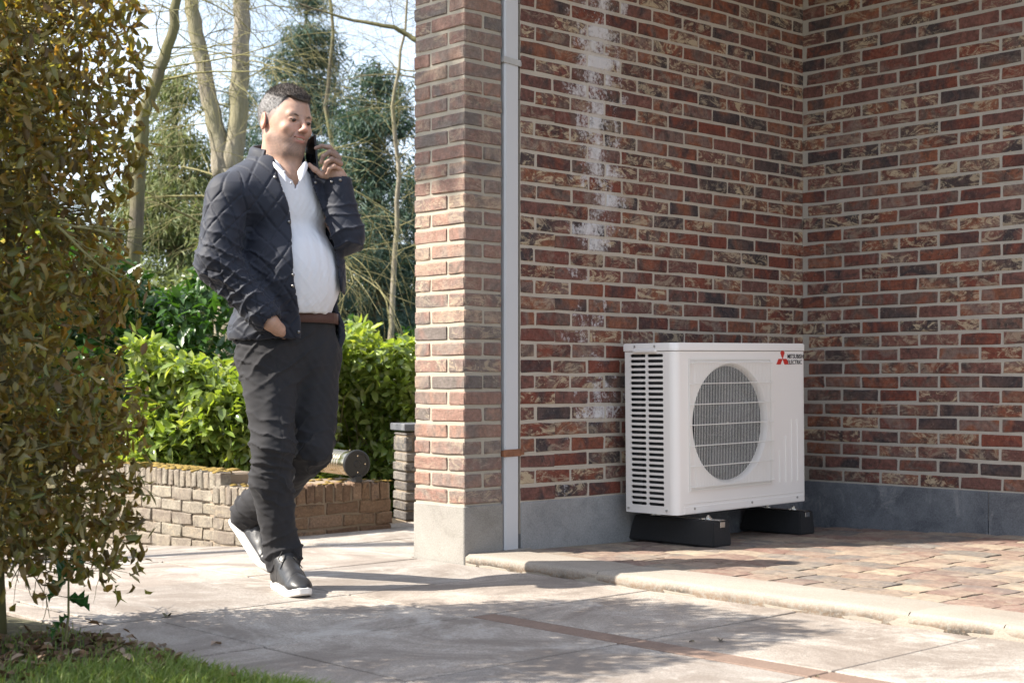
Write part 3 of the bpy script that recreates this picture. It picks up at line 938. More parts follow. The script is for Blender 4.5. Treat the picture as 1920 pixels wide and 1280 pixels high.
def bark_mat(name, c0, c1, moss=0.0):
    m, nt, b, o = new_mat(name)
    P = pos(nt)
    c = mix(nt, ramp(nt, noise(nt, mapping(nt, P, (1, 1, .25)), 14, 6, 0.7, 1), [(0.35, 0), (0.65, 1)]), c0, c1)
    if moss: c = mix(nt, mathn(nt, 'MULTIPLY', ramp(nt, noise(nt, P, 2.2, 5), [(0.42, 0), (0.6, 1)]), moss), c, (.17,.17,.05))
    nt.links.new(c, b.inputs['Base Color']); b.inputs['Roughness'].default_value = 0.9
    bump(nt, b, noise(nt, mapping(nt, P, (1, 1, .3)), 30, 6, 0.7), 0.8, 0.02)
    return m
M_bark = bark_mat('pale_bark', (.17,.145,.11), (.30,.265,.20), 0.35)
M_barkd = bark_mat('dark_bark', (.06,.05,.035), (.13,.11,.07), 0.5)
M_twig = bark_mat('twig_bark', (.14,.125,.05), (.28,.25,.12), 0.4)

def unit(a): return a / np.maximum(np.linalg.norm(a, axis=-1, keepdims=True), 1e-9)
def leaves_np(C, D, Nn, Ln, Wd, fold=0.25, curl=0.2, simple=False, rng=None):
    """C base points, D along the leaf, Nn rough normals -> V,F triangles"""
    D = unit(D); S = unit(np.cross(D, Nn)); U = np.cross(S, D)
    Ln = Ln[:, None]; Wd = Wd[:, None]
    n = len(C)
    if np.ndim(fold) == 0: fold = np.full((n, 1), fold)
    if np.ndim(curl) == 0: curl = np.full((n, 1), curl)
    tip = C + D*Ln*(1-abs(curl)*0.3) - U*Ln*curl
    if simple:
        m = C + D*Ln*0.45
        A = m + S*Wd*0.5 + U*Wd*fold; B = m - S*Wd*0.5 + U*Wd*fold
        V = np.stack([C, A, tip, B], 1).reshape(-1, 3)
        b = np.arange(n)[:, None]*4
        F = np.concatenate([b+np.array([[0, 1, 2]]), b+np.array([[0, 2, 3]])], 0)
        return V, F
    m = C + D*Ln*0.30 + U*Ln*0.02; m2 = C + D*Ln*0.68 - U*Ln*curl*0.4
    V = np.stack([C, m + S*Wd*0.46 + U*Wd*fold, m2 + S*Wd*0.40 + U*Wd*fold, tip, m2 - S*Wd*0.40 + U*Wd*fold, m - S*Wd*0.46 + U*Wd*fold, m, m2], 1).reshape(-1, 3)
    b = np.arange(n)[:, None]*8
    F = np.concatenate([b+np.array([[q]]).reshape(1, 3) for q in ([0, 1, 6], [6, 1, 2], [6, 2, 7], [7, 2, 3], [0, 6, 5], [6, 7, 5], [7, 4, 5], [7, 3, 4])], 0)
    return V, F

def foliage(name, C, mat, parent, ln, wd, rng, droop=0.3, up=0.5, outward=None, simple=False, curl=(0.0, .4), fold=(.1, .4), kind=None):
    n = len(C)
    D = rng.normal(size=(n, 3)); D[:, 2] -= droop*2
    if outward is not None: D += outward*1.5
    Nn = rng.normal(size=(n, 3)); Nn[:, 2] += up*3
    Ln = rng.uniform(ln[0], ln[1], n); Wd = rng.uniform(wd[0], wd[1], n)
    V, F = leaves_np(C, D, Nn, Ln, Wd, rng.uniform(fold[0], fold[1], (n, 1)), rng.uniform(curl[0], curl[1], (n, 1)), simple)
    me = mesh_np(name, V, F, mat, False)
    return link_obj(name, me, parent, kind=kind)

def clumpy(rng, n, lo, hi, k=60, r=0.12, keep=None):
    """points gathered in clumps inside a box"""
    cc = rng.uniform(lo, hi, (k, 3))
    P = cc[rng.integers(0, k, n)] + rng.normal(size=(n, 3))*r
    P = np.clip(P, np.array(lo)-0.05, np.array(hi)+0.05)
    return P

# ------------------------------------------------------------------ clipped hornbeam hedge, left foreground
rng = np.random.default_rng(3)
hedge = empty('hornbeam_hedge', (-2.6, -0.42, 0), label='tall clipped hornbeam hedge of dry brown leaves in the left foreground', cat='hedge')
HX0, HX1, HY0, HY1, HZ1 = -3.6, -1.905, -0.90, -0.02, 1.90
def hedge_pts(n):
    out = []
    while sum(len(o) for o in out) < n:
        P = rng.uniform((HX0, HY0, 0.17), (HX1, HY1, HZ1), (n, 3))
        # more leaves near the faces
        dx = np.minimum(HX1-P[:, 0], 0.6); dy = np.minimum(P[:, 1]-HY0, HY1-P[:, 1]); dz = HZ1-P[:, 2]
        d = np.minimum(np.minimum(dx, dy), dz)
        g = np.sin(P[:, 0]*9+P[:, 2]*5)*np.sin(P[:, 2]*11+1.3*P[:, 1]*7)*np.sin(P[:, 1]*10+P[:, 0]*6)
        p = (0.10 + 0.90*np.exp(-d/0.07)) * np.clip((P[:, 2]-0.17)/0.14, 0.08, 1) * np.where(g > 0.13, 0.10, 1.0)
        out.append(P[rng.random(n) < p])
    return np.concatenate(out)[:n]
C = hedge_pts(33000) - np.array((-2.6, -0.42, 0))
o = foliage('leaves', C, M_hedge, hedge, (.020, .054), (.007, .022), rng, droop=0.6, up=0.0, curl=(-.6, 1.0), fold=(.0, 1.0), kind='stuff')
# twigs and limbs
mb = MB(); r3 = random.Random(8)
for i in range(9):
    x = HX0 + 0.1 + (HX1-HX0-0.30)*i/8 + r3.uniform(-.05, .05); y = -0.42 + r3.uniform(-.12, .12)
    pts = [(x, y, -0.02)]; zz = 0
    while zz < HZ1-0.1:
        zz += 0.2; pts.append((x + r3.uniform(-.03, .03), y + r3.uniform(-.03, .03), zz))
    m1 = MB(); m1.tube([Vector(p) - Vector((-2.6, -0.42, 0)) for p in pts], [0.020 - 0.012*j/len(pts) for j in range(len(pts))], 6)
    m1.build('stem', M_barkd, hedge, True)
def twig(p, d, L, r, depth):
    n = 4; pts = [p]; q = Vector(p)
    d = Vector(d).normalized()
    for i in range(n):
        d = (d + Vector((r3.gauss(0, .16), r3.gauss(0, .16), r3.gauss(0, .13)))).normalized()
        q = q + d*L/n; pts.append(q.copy())
    for i, s_ in enumerate(pts):
        if s_.x > HX1+0.06: pts = pts[:i+1]; break
    if len(pts) > 1: mb.tube(pts, [r*(1-0.7*i/n) for i in range(len(pts))], 3 if r < .004 else 5, cap=False)
    if depth > 0 and len(pts) > 2:
        for k in range(3):
            i = r3.randrange(1, len(pts)-1)
            twig(pts[i], d + Vector((r3.gauss(0, .8), r3.gauss(0, .8), r3.gauss(0, .35))), L*0.55, r*0.55, depth-1)
for i in range(420):
    x = r3.uniform(HX0+0.9, HX1-0.1); z = r3.uniform(0.24, HZ1-0.05)
    a = r3.uniform(0, 2*pi)
    twig(Vector((x, -0.42 + r3.uniform(-.15, .15), z)), (cos(a)*1.4, sin(a), r3.uniform(-.25, .35)), r3.uniform(.25, .5), r3.uniform(.004, .009), 2)
for v in mb.v: v -= Vector((-2.6, -0.42, 0))
mb.build('twigs', M_twig, hedge, True, kind='stuff')

# holly sprig and small weeds at the hedge foot
M_holly = leaf_mat('holly_leaf', [(.02,.075,.025), (.03,.10,.03), (.045,.13,.03)], 0.12, 0.25, 0.6)
holly = empty('holly_seedling', (-2.07, -0.72, 0), label='dark green holly seedling with spiny leaves under the hedge', cat='holly')
mb = MB(); mb.tube([(0, 0, 0), (.02, .01, .10), (.015, 0, .20), (.03, .0, .32)], [.004, .0035, .003, .002], 5); mb.build('stem', M_twig, holly, True)
for i, (a, z, t) in enumerate(((0.2, .15, -.4), (2.4, .20, -.7), (4.0, .24, -.3), (5.3, .28, -.9), (1.2, .31, .3), (3.3, .10, -.6), (0.0, .31, .8))):
    bm = bmesh.new(); ed = []
    for s_ in (1, -1):
        row = []
        for k in range(9):
            u = k/8; w = 0.020*sin(pi*u**0.85)*(1 + (0.35 if k % 2 else -0.12))
            row.append(bm.verts.new((u*0.062, s_*w, 0.010*abs(s_*w)/0.02 + (0.004 if k % 2 else -0.003) - 0.012*u*u)))
        ed.append(row)
    mid = [bm.verts.new((k/8*0.062, 0, -0.012*(k/8)**2)) for k in range(9)]
    for row, s_ in zip(ed, (1, -1)):
        for k in range(8):
            f = [mid[k], mid[k+1], row[k+1], row[k]]
            bm.faces.new(f if s_ > 0 else f[::-1])
    me = bpy.data.meshes.new('leaf'); bm.to_mesh(me); bm.free(); set_mat(me, M_holly)
    l = link_obj('leaf', me, holly); l.location = (.015, .003, z); l.rotation_euler = (r3.uniform(-.7, .7), -t, a); l.scale = (1.25, 1.25, 1.25)

# ------------------------------------------------------------------ lawn corner with grass and litter
def lawn_z(x, y):
    e = min(max((LAWN_X - x)/0.12, 0), 1)
    return -0.012 + 0.028*e + 0.012*math.sin(x*5.1+1)*math.sin(y*4.3) + 0.02*min(max((-0.9-y)/1.2, 0), 1)*e
xs = np.linspace(-6.5, LAWN_X+0.005, 60); ys = np.linspace(-5.2, 0.06, 70)
V = [(x, y, lawn_z(x, y)) for y in ys for x in xs]; n = len(xs)
F = [(j*n+i, j*n+i+1, (j+1)*n+i+1, (j+1)*n+i) for j in range(len(ys)-1) for i in range(n-1)]
lawn = link_obj('lawn', mesh_py('lawn', V, F, M_soil, True), kind='structure')
M_grass = leaf_mat('grass_blade', [(.08,.15,.03), (.12,.20,.035), (.17,.24,.05), (.10,.17,.04), (.24,.26,.10)], 0.35, 0.5, 0.3)
def blades(n, xr, yr, h, dens):
    P = np.stack([rng.uniform(*xr, n), rng.uniform(*yr, n)], 1)
    keep = dens(P[:, 0], P[:, 1]) > rng.random(n); P = P[keep]; n = len(P)
    z = np.array([lawn_z(a, b) for a, b in P])
    B = np.stack([P[:, 0], P[:, 1], z-0.004], 1)
    lean = rng.normal(size=(n, 3))*np.array((.5, .5, 0)) + np.array((0.15, -0.1, 0))
    H = rng.uniform(h[0], h[1], n)[:, None]
    w = rng.uniform(.0011, .0022, n)[:, None]
    a = rng.uniform(0, 2*pi, n); S = np.stack([np.cos(a), np.sin(a), a*0], 1)*w
    m = B + (np.array((0, 0, 1.0)) + lean*0.3)*H*0.55; t = B + (np.array((0, 0, .85)) + lean*0.8)*H
    V = np.stack([B-S, B+S, m+S*.8, m-S*.8, t], 1).reshape(-1, 3)
    b = np.arange(n)[:, None]*5
    F = np.concatenate([b+np.array([[0, 1, 2]]), b+np.array([[0, 2, 3]]), b+np.array([[3, 2, 4]])])
    return V, F
def dens(x, y):
    d = np.clip((-0.92 - y)/0.35, 0.08, 1)
    e = np.clip((LAWN_X + 0.035 - x)/0.10 + 0.25*np.sin(y*17) + 0.2*np.sin(y*41+1), 0, 1)
    g = 0.55 + 0.45*np.sin(x*13+2)*np.sin(y*9+x*4)
    return d*e*g + 0.03*e
V, F = blades(90000, (-3.1, LAWN_X+0.03), (-3.0, -0.5), (.022, .06), dens)
link_obj('grass', mesh_np('grass', V, F, M_grass), label='short green lawn grass growing at the paving edge', cat='grass', kind='stuff')
# leaf litter: many small curled leaves
M_litter = leaf_mat('leaf_litter', [(.17,.10,.06), (.26,.18,.12), (.12,.075,.045), (.40,.31,.24), (.20,.12,.06), (.09,.06,.04)], 0.12, 0.8, 0.2, (1.2, 1, .7))
n = 520
P = np.stack([rng.normal(-2.12, .22, n), rng.normal(-.82, .20, n)], 1)
P = P[(P[:, 0] < LAWN_X+0.07) & (P[:, 1] < 0.0)]
C = np.array([(a, b, lawn_z(a, b)+0.004+rng.uniform(0, .012)) for a, b in P]); n = len(C)
D = rng.normal(size=(n, 3)); D[:, 2] *= 0.25
Nn = rng.normal(size=(n, 3))*0.35; Nn[:, 2] += 1
V, F = leaves_np(C, D, Nn, rng.uniform(.022, .05, n), rng.uniform(.014, .028, n), rng.uniform(.0, .5, (n, 1)), rng.uniform(-.3, .3, (n, 1)))
link_obj('leaf_litter', mesh_np('leaf_litter', V, F, M_litter), label='dry brown leaf litter on the soil below the hedge', cat='leaf litter', kind='stuff')
# a few leaves one can pick out
def dry_leaf(loc, ln, wd, rz, label, col=M_litter, curl=0.25):
    C = np.zeros((1, 3)); V, F = leaves_np(C, np.array([[1., 0, .12]]), np.array([[0, 0, 1.]]), np.array([ln]), np.array([wd]), 0.35, curl)
    o = link_obj('dry_leaf', mesh_np('dry_leaf', V, F, col), label=label, cat='dry leaf', group='single dry leaves on the ground')
    o.location = loc; o.rotation_euler = (0, 0, rz); return o
def at_px(u, v, z=0.0):
    Z = (CAMZ-z)*FPX/(v-HORY); p = cam_pt((u-960)/FPX*Z, Z, z); return p
dry_leaf(at_px(290, 1262, .03) + Vector((0, 0, .005)), .062, .055, 1.0, 'large pale pink brown leaf lying on the lawn at the bottom', curl=.5)
dry_leaf(at_px(395, 1209, .002), .05, .02, 0.3, 'small dark leaf lying on the paving above the lawn edge')
dry_leaf(at_px(310, 1157, .002), .05, .03, 0.8, 'dark crumpled leaf lying on the paving right of the hedge foot', M_barkd)
dry_leaf(at_px(1350, 1202, .002), .045, .02, 0.6, 'dark twig-like leaf lying on the slab below the kerb', M_barkd)
dry_leaf(at_px(1302, 1203, .002), .02, .012, 1.6, 'tiny brown leaf crumb on the slab left of the dark leaf', M_barkd)
dry_leaf(at_px(1535, 1268, .002), .012, .008, 1.6, 'tiny dark crumb beside the brown strip of slabs at the right', M_barkd)

# ------------------------------------------------------------------ low planter walls, pier, garden light
OLD = [(.20,.175,.14), (.25,.215,.17), (.17,.14,.115), (.28,.25,.20), (.15,.12,.10), (.22,.185,.145)]
M_old = brick_mat('old_garden_brick_lit', OLD, 0.25, None, 0.25, (.32,.28,.22), 1.4)  # buff tone holds the sunlight on the lit sides
M_oldd = brick_mat('old_garden_brick_unlit', [(.16,.10,.065), (.21,.135,.085), (.13,.08,.055), (.24,.16,.11)], 0.12, None, 0.1, (.26,.20,.14), 1.4)  # same brick darkened for the unlit planter front
M_oldm = mortar_mat('old_mortar', (.25,.20,.15))
M_moss = simple_mat('orange_moss', (.20,.135,.03), 1.0, var=0.6, scale=14, bmp=1, bscale=60)
def garden_face(parent, origin, rz, Lw, ztop, hs, ncourse, mat, rn, pitch=0.062, sw=0.056):
    """soldier course over running bond"""
    M0 = Matrix.Translation(Vector(origin) - parent.location) @ Matrix.Rotation(rz, 4, 'Z')
    x = 0
    while x < Lw - 0.02:
        w = min(sw + rn.uniform(-.004, .004), Lw-x)
        me = brick_var('so', sw-0.010, mat, rn, 5, 0.06, hs-0.006, 2.0)
        o = link_obj('brick', me, parent); o.matrix_local = M0 @ Matrix.Translation((x, -0.006+rn.uniform(-.003, .003), ztop-hs+rn.uniform(-.004, .003))) @ Matrix.Rotation(rn.uniform(-.02, .02), 4, 'Y')
        x += w
    for k in range(ncourse):
        z = ztop - hs - (k+1)*pitch
        x = -(k % 2)*0.1
        while x < Lw:
            a = max(x, 0); e = min(x+0.19, Lw)
            if e-a > 0.04:
                me = brick_var('gc', round(e-a, 2), mat, rn, 5, 0.05, pitch-0.009, 2.0)
                o = link_obj('brick', me, parent); o.matrix_local = M0 @ Matrix.Translation((a, -0.004+rn.uniform(-.003, .003), z+rn.uniform(-.002, .002)))
            x += 0.2
rn = random.Random(21)
pl = empty('planter_wall', (-0.12, 1.33, 0), label='low mossy brick planter wall, front toned dark as unlit, carrying the drum light', cat='planter')
bpy.context.view_layer.update()
garden_face(pl, (-0.12, 1.33, 0), 0, 0.80, 0.245, 0.09, 3, M_oldd, rn)
garden_face(pl, (-0.12, 1.70, 0), -pi/2, 0.37, 0.240, 0.09, 3, M_old, rn)
mb = MB(); mb.cbox((0.004, 0.004, -0.1), (0.796, 0.42, 0.236), 0.01); mb.build('core', M_oldm, pl)
mb = MB()
for i in range(60):
    x = rn.uniform(0.0, .8); y = rn.uniform(0.0, .35)
    bm = bmesh.new(); bmesh.ops.create_icosphere(bm, subdivisions=1, radius=rn.uniform(.006, .018))
    for v in bm.verts: v.co = Vector((v.co.x*1.4+x, v.co.y*1.4+y, v.co.z*0.35+0.24))
    mb.bm(bm)
mb.build('moss', M_moss, pl, True, kind='stuff')
lw = empty('garden_wall', (-0.11, 1.70, 0), label='low sunlit buff brick garden wall between the hedge and the planter', cat='wall')
bpy.context.view_layer.update()
garden_face(lw, (-0.115, 3.3, 0), -pi/2, 1.66, 0.30, 0.085, 6, M_old, rn)
mb = MB(); mb.cbox((0.004, 0.0, -0.2), (0.22, 1.6, 0.292), 0.01); mb.build('core', M_oldm, lw)
mb = MB()
for i in range(260):
    x = rn.uniform(0.0, .2); y = rn.uniform(0.0, 1.55)
    bm = bmesh.new(); bmesh.ops.create_icosphere(bm, subdivisions=1, radius=rn.uniform(.008, .02))
    for v in bm.verts: v.co = Vector((v.co.x*1.4+x, v.co.y*1.4+y, v.co.z*0.45+0.296))
    mb.bm(bm)
mb.build('moss', M_moss, lw, True, kind='stuff')
mb = MB(); mb.box((-0.115+.23, 1.75, -0.2), (0.70, 4.0, 0.2)); mb.build('planter_soil', M_soil, kind='structure')

pier = empty('stone_pier', (0.99, 1.62, 0), rz=0, label='small grey stone garden pier with bluestone cap beside the brick pillar', cat='pier')
bpy.context.view_layer.update()
M_pier = brick_mat('grey_walling', [(.12,.11,.105), (.17,.155,.14), (.21,.19,.17), (.10,.095,.095), (.15,.13,.115)], 0.25, None, 0, (.3,.3,.3), 1.2)
pr = cam_pt((760-960)/FPX*7.75, 7.75, 0)
pier.location = pr
bpy.context.view_layer.update()
M0 = Matrix.Rotation(-pi/2 + YAW*0, 4, 'Z')
z = 0.0; k = 0
while z < 0.455:
    h = 0.052 if k < 7 else 0.085
    if z + h > 0.47: h = 0.47 - z
    xs_ = [0, .10, .22] if k % 2 else [0, .16, .22]
    if k >= 7: xs_ = [0, .05, .10, .15, .22]
    for a, b_ in zip(xs_[:-1], xs_[1:]):
        mb = MB(); mb.cbox((a + rn.uniform(-.004, .004), rn.uniform(-.006, .004), z), (b_-0.008, 0.2, z+h-0.008), 0.005)
        mb.build('stone', M_pier, pier)
    z += h; k += 1
mb = MB(); mb.box((0.01, 0.012, -.02), (0.21, 0.19, 0.465)); mb.build('core', M_oldm, pier)
mb = MB(); mb.cbox((-0.012, -0.012, 0.474), (0.24, 0.22, 0.512), 0.004); mb.build('cap', M_blue, pier)
pier.rotation_euler = (0, 0, -radians(20))

M_steel = simple_mat('polished_steel', (.60,.52,.42), 0.22, 1.0, bmp=0.1, bscale=8)  # warm tint holds the reflection of the bricks
M_black = simple_mat('black_cap', (.012,.012,.013), 0.45)
dl = empty('drum_light', cam_pt((669-960)/FPX*7.15, 7.15, 0.245), rz=0, label='polished steel drum light with black round end cap on the planter wall', cat='garden light')
ax = Vector((0.50*SX - 0.86*CXX, -0.50*CXX - 0.86*SX, 0)).normalized()
q = ax.to_track_quat('Z', 'Y').to_matrix().to_4x4()
M = Matrix.Translation((0, 0, 0.088)) @ q
def lathe(prof, n=40, M=None):
    V = []; F = []
    for (r, z) in prof: V += [Vector((r*cos(2*pi*i/n), r*sin(2*pi*i/n), z)) for i in range(n)]
    if M is not None: V = [M @ v for v in V]
    for j in range(len(prof)-1):
        for i in range(n): F.append((j*n+i, j*n+(i+1) % n, (j+1)*n+(i+1) % n, (j+1)*n+i))
    F.append(tuple(range(n-1, -1, -1))); F.append(tuple((len(prof)-1)*n+i for i in range(n)))
    return V, F
ribs = []  # rings added to stand in for reflected brick stripes
for i in range(12):
    z_ = -.44 + i*.030
    ribs += [(.0585, z_), (.0585, z_+.012), (.0615, z_+.015), (.0615, z_+.027)]
V, F = lathe([(.055, -.52), (.062, -.50), (.062, -.46)] + ribs + [(.062, -.07), (.0625, -.03), (.060, -.012)], 48, M)
o = link_obj('barrel', mesh_py('barrel', V, F, M_steel), dl); smooth_by_angle(o.data, 30)
V, F = lathe([(.061, -.012), (.069, -.012), (.070, -.008), (.070, 0.004), (.066, 0.008), (.055, 0.0085), (.054, .006), (.018, .006), (.016, .009), (.0, .009)], 48, M)
o = link_obj('end_cap', mesh_py('end_cap', V, F, M_black), dl); smooth_by_angle(o.data, 30)
for (a, b_) in ((0, .04), (0, -.04), (.04, 0)):
    mb = MB(); mb.tube([M @ Vector((a, b_, .004)), M @ Vector((a, b_, .010))], .0035, 8); mb.build('cap_screw', M_steel, dl)
mb = MB(); mb.cbox((-.02, -.02, 0), (.02, .02, .03), .003); mb.tube([(0, 0, .02), (0, 0, .04)], .009, 8); mb.build('foot', M_black, dl)
# ------------------------------------------------------------------ shrubs
def box_pts(rng, n, r0, r1, Z0, Z1, z0, ztop, shell=0.12, lump=0.12):
    """points for a clipped shrub given in (right, ahead) metres; ztop may be a function of r"""
    out = []
    while sum(len(o) for o in out) < n:
        m = n*2
        r = rng.uniform(r0, r1, m); Z = rng.uniform(Z0, Z1, m); zt = ztop(r) if callable(ztop) else np.full(m, ztop)
        z = z0 + (zt-z0)*rng.random(m)
        front = Z0 + lump*(np.sin(r*7+z*5)+np.sin(z*9-r*4)+np.sin(r*17+z*13)*.5)*0.6 + lump
        top = zt - lump*(np.sin(r*9+Z*5)+np.sin(r*21))*0.4
        ok = (Z > front) & (z < top)
        d = np.minimum(Z-front, top-z)
        hole = np.sin(r*11+3)*np.sin(z*13+r*3) > 0.75
        p = np.exp(-np.maximum(d, 0)/shell) * np.where(hole & (d < .12), .05, 1) + 0.02
        ok &= rng.random(m) < p
        r, Z, z = r[ok], Z[ok], z[ok]
        X = CAMX + r*SX + Z*CXX; Y = CAMY - r*CXX + Z*SX
        out.append(np.stack([X, Y, z], 1))
    return np.concatenate(out)[:n]
def shrub(name, n, r0, r1, Z0, Z1, z0, ztop, mat, ln, wd, label, cat, seed, droop=0.1, up=0.5, stems=8, shell=0.12, lump=0.12, simple=False):
    rg = np.random.default_rng(seed)
    c = cam_pt((r0+r1)/2, (Z0+Z1)/2, -0.05)
    root = empty(name, c, label=label, cat=cat)
    P = box_pts(rg, n, r0, r1, Z0, Z1, z0, ztop, shell, lump) - np.array(c[:])
    out = np.tile(np.array([[-0.65, -0.45, 0.25]]), (len(P), 1))
    foliage('leaves', P, mat, root, ln, wd, rg, droop=droop, up=up, outward=out*0.5, kind='stuff', curl=(0, .35), fold=(.05, .3), simple=simple)
    rs = random.Random(seed); mb = MB()
    for i in range(stems*6):
        r = rs.uniform(r0+.1, r1-.1); Z = rs.uniform((Z0+Z1)/2-.2, Z1); b = cam_pt(r, Z, z0) - c
        zt = ztop(np.array([r]))[0] if callable(ztop) else ztop
        tp = cam_pt(r + rs.uniform(-.3, .3), Z0 + rs.uniform(.1, .5), z0 + (zt-z0)*rs.uniform(.5, .95)) - c
        mid = (b+tp)/2 + Vector((rs.uniform(-.1, .1), rs.uniform(-.1, .1), 0))
        mb.tube([b, mid, tp], [.012, .008, .003], 4, cap=False)
    mb.build('stems', M_twig, root, True, kind='stuff')
    return root
shrub('laurel_hedge', 10500, -2.12, -1.0, 7.9, 8.9, 0.1, lambda r: 0.86 + 0.08*np.sin(r*5) + 0.05*np.sin(r*17), M_laurel, (.06, .11), (.03, .048), 'sunlit bright green cherry laurel hedge seen left of the man', 'hedge', 31)
shrub('laurel_hedge', 12000, -1.2, 0.4, 8.25, 9.2, -0.1, lambda r: 0.97 + 0.06*np.sin(r*6+1) + 0.05*np.sin(r*19), M_laurel, (.06, .11), (.028, .045), 'sunlit bright green cherry laurel hedge between the man and the brick pillar', 'hedge', 32)
shrub('rhododendron', 7000, -3.6, -1.75, 9.0, 9.8, -0.1, lambda r: 1.40 - 0.15*(r+2.2) + 0.1*np.sin(r*9), M_dkleaf, (.08, .14), (.03, .05), 'glossy rhododendron coloured dark as in shade, between the brown hedge and the bright laurel', 'shrub', 33)
shrub('laurel_shrub', 7000, -5.2, -2.9, 10.2, 11.2, 0.0, lambda r: 1.75 + 0.2*np.sin(r*3) + 0.1*np.sin(r*11), M_laurel, (.07, .12), (.03, .05), 'bright green laurel glimpsed through the gaps of the brown hedge', 'shrub', 34)
shrub('garden_shrub', 9000, -4.2, -2.3, 13.0, 14.5, 0.0, lambda r: 1.75 + 0.25*np.sin(r*4) + 0.1*np.sin(r*13), M_midleaf, (.06, .10), (.03, .05), 'pale green sunlit shrub behind the laurel, left of the man', 'shrub', 35, lump=.3, shell=.25, simple=True)
shrub('garden_shrub', 9000, -2.6, 1.5, 13.5, 15.0, 0.0, lambda r: 1.35 + 0.25*np.sin(r*3+2) + 0.1*np.sin(r*11), M_dkleaf, (.07, .12), (.03, .05), 'dark shrub behind the laurel beside the brick pillar', 'shrub', 36, lump=.3, shell=.25, simple=True)

# ------------------------------------------------------------------ bare trees
def branch_path(p, d, L, n, rs, wob=0.12, grav=0.0):
    pts = [Vector(p)]; d = Vector(d).normalized()
    for i in range(n):
        d = (d + Vector((rs.gauss(0, wob), rs.gauss(0, wob), rs.gauss(0, wob) - grav))).normalized()
        pts.append(pts[-1] + d*L/n)
    return pts, d
def grow(mb, p, d, L, r, depth, rs, spread=0.6, grav=0.0, nmin=0.0012, kids=4):
    n = 5; pts, dd = branch_path(p, d, L, n, rs, 0.13, grav)
    mb.tube(pts, [max(nmin, r*(1-0.65*i/n)) for i in range(n+1)], 6 if r > .03 else 4 if r > .008 else 3, cap=False)
    if depth <= 0: return
    for k in range(kids):
        i = rs.randrange(1, n+1); t = pts[i] - pts[i-1]; t.normalize()
        nd = (t + Vector((rs.gauss(0, spread), rs.gauss(0, spread), rs.gauss(0, spread*.6)))).normalized()
        grow(mb, pts[i], nd, L*rs.uniform(.5, .75), r*rs.uniform(.38, .58), depth-1, rs, spread, grav*1.3, nmin, kids)
def pxp(u, v, Z): return cam_pt((u-960)/FPX*Z, Z, CAMZ - (v-HORY)/FPX*Z)
def bare_tree(name, stems, label, seed, mat, twmat, Z, extra=40, depth=2, blen=(1.0, 2.0), grav=0.02, brr=.25):
    base = pxp(*stems[0][0][0][:2], Z); base.z = -0.3
    root = empty(name, base, label=label, cat='tree'); rs = random.Random(seed)
    br = MB()
    for pts, rad in stems:
        P = [pxp(a, b, Z + (c[0] if c else 0)) - base for a, b, *c in pts]
        # smooth the line
        Q = [P[0]]; R = [rad[0]]
        for i in range(len(P)-1):
            for t in (0.25, .5, .75, 1.0):
                Q.append(P[i].lerp(P[i+1], t) + Vector((rs.gauss(0, .008), rs.gauss(0, .008), 0))); R.append(rad[i] + (rad[i+1]-rad[i])*t)
        m1 = MB(); m1.tube(Q, R, 10); m1.build('trunk', mat, root, True)
        for k in range(extra):
            i = rs.randrange(len(Q)//4, len(Q)); a = rs.uniform(0, 2*pi)
            grow(br, Q[i], (cos(a), sin(a), rs.uniform(-.1, .8)), rs.uniform(*blen), R[i]*brr*rs.uniform(.5, 1.2), depth, rs, 0.6, grav)
    br.build('branches', twmat, root, True, kind='stuff')
    return root
bare_tree('forked_tree', [
    ([(436, 700), (432, 520), (428, 400), (425, 320)], [.15, .14, .13, .12]),
    ([(422, 330), (410, 270), (393, 190), (376, 100), (362, 20), (345, -120)], [.10, .078, .070, .065, .060, .05]),
    ([(432, 330), (444, 250), (452, 150), (455, 60), (450, -20), (440, -140)], [.10, .082, .078, .072, .068, .05])],
    'tall grey forked tree trunk behind the man on the left', 41, M_bark, M_twig, 12.5, extra=26, depth=2, blen=(.6, 1.6), grav=0.12, brr=.10)
bare_tree('leaning_tree', [
    ([(235, 620), (255, 420), (268, 220), (300, 130), (325, 50), (345, -60)], [.06, .055, .048, .044, .038, .03])],
    'mossy leaning tree trunk right beside the brown hedge', 42, M_barkd, M_twig, 11.0, extra=16, depth=2, blen=(.6, 1.3), grav=0.03, brr=.2)
bare_tree('bare_tree', [
    ([(960, 600, 2), (955, 300, 2), (930, 60, 1), (900, -200, 0)], [.16, .14, .12, .08]),
    ([(930, 200, 1), (850, 120, 0), (785, 78, 0), (740, 52, 0), (660, 38, 0), (560, 8, 0)], [.05, .035, .026, .02, .014, .006])],
    'bare tree whose thin branches reach over the gap beside the brick pillar', 43, M_barkd, M_barkd, 13.0, extra=20, depth=2, blen=(.7, 1.4), grav=0.0, brr=.16)
bare_tree('slender_bare_tree', [
    ([(730, 700), (738, 520), (748, 330), (735, 200), (760, 60), (770, -120)], [.03, .026, .022, .018, .012, .008])],
    'slender bare tree with fine twigs between the man and the brick pillar', 44, M_bark, M_twig, 14.0, extra=40, depth=2, blen=(.7, 1.5), grav=0.0, brr=.22)
bare_tree('twiggy_bare_tree', [
    ([(640, 700), (650, 420), (610, 200), (625, 60), (600, -120)], [.035, .03, .026, .02, .014])],
    'twiggy bare tree directly behind the man', 45, M_barkd, M_barkd, 17.0, extra=28, depth=2, blen=(.9, 1.9), grav=0.0, brr=.16)

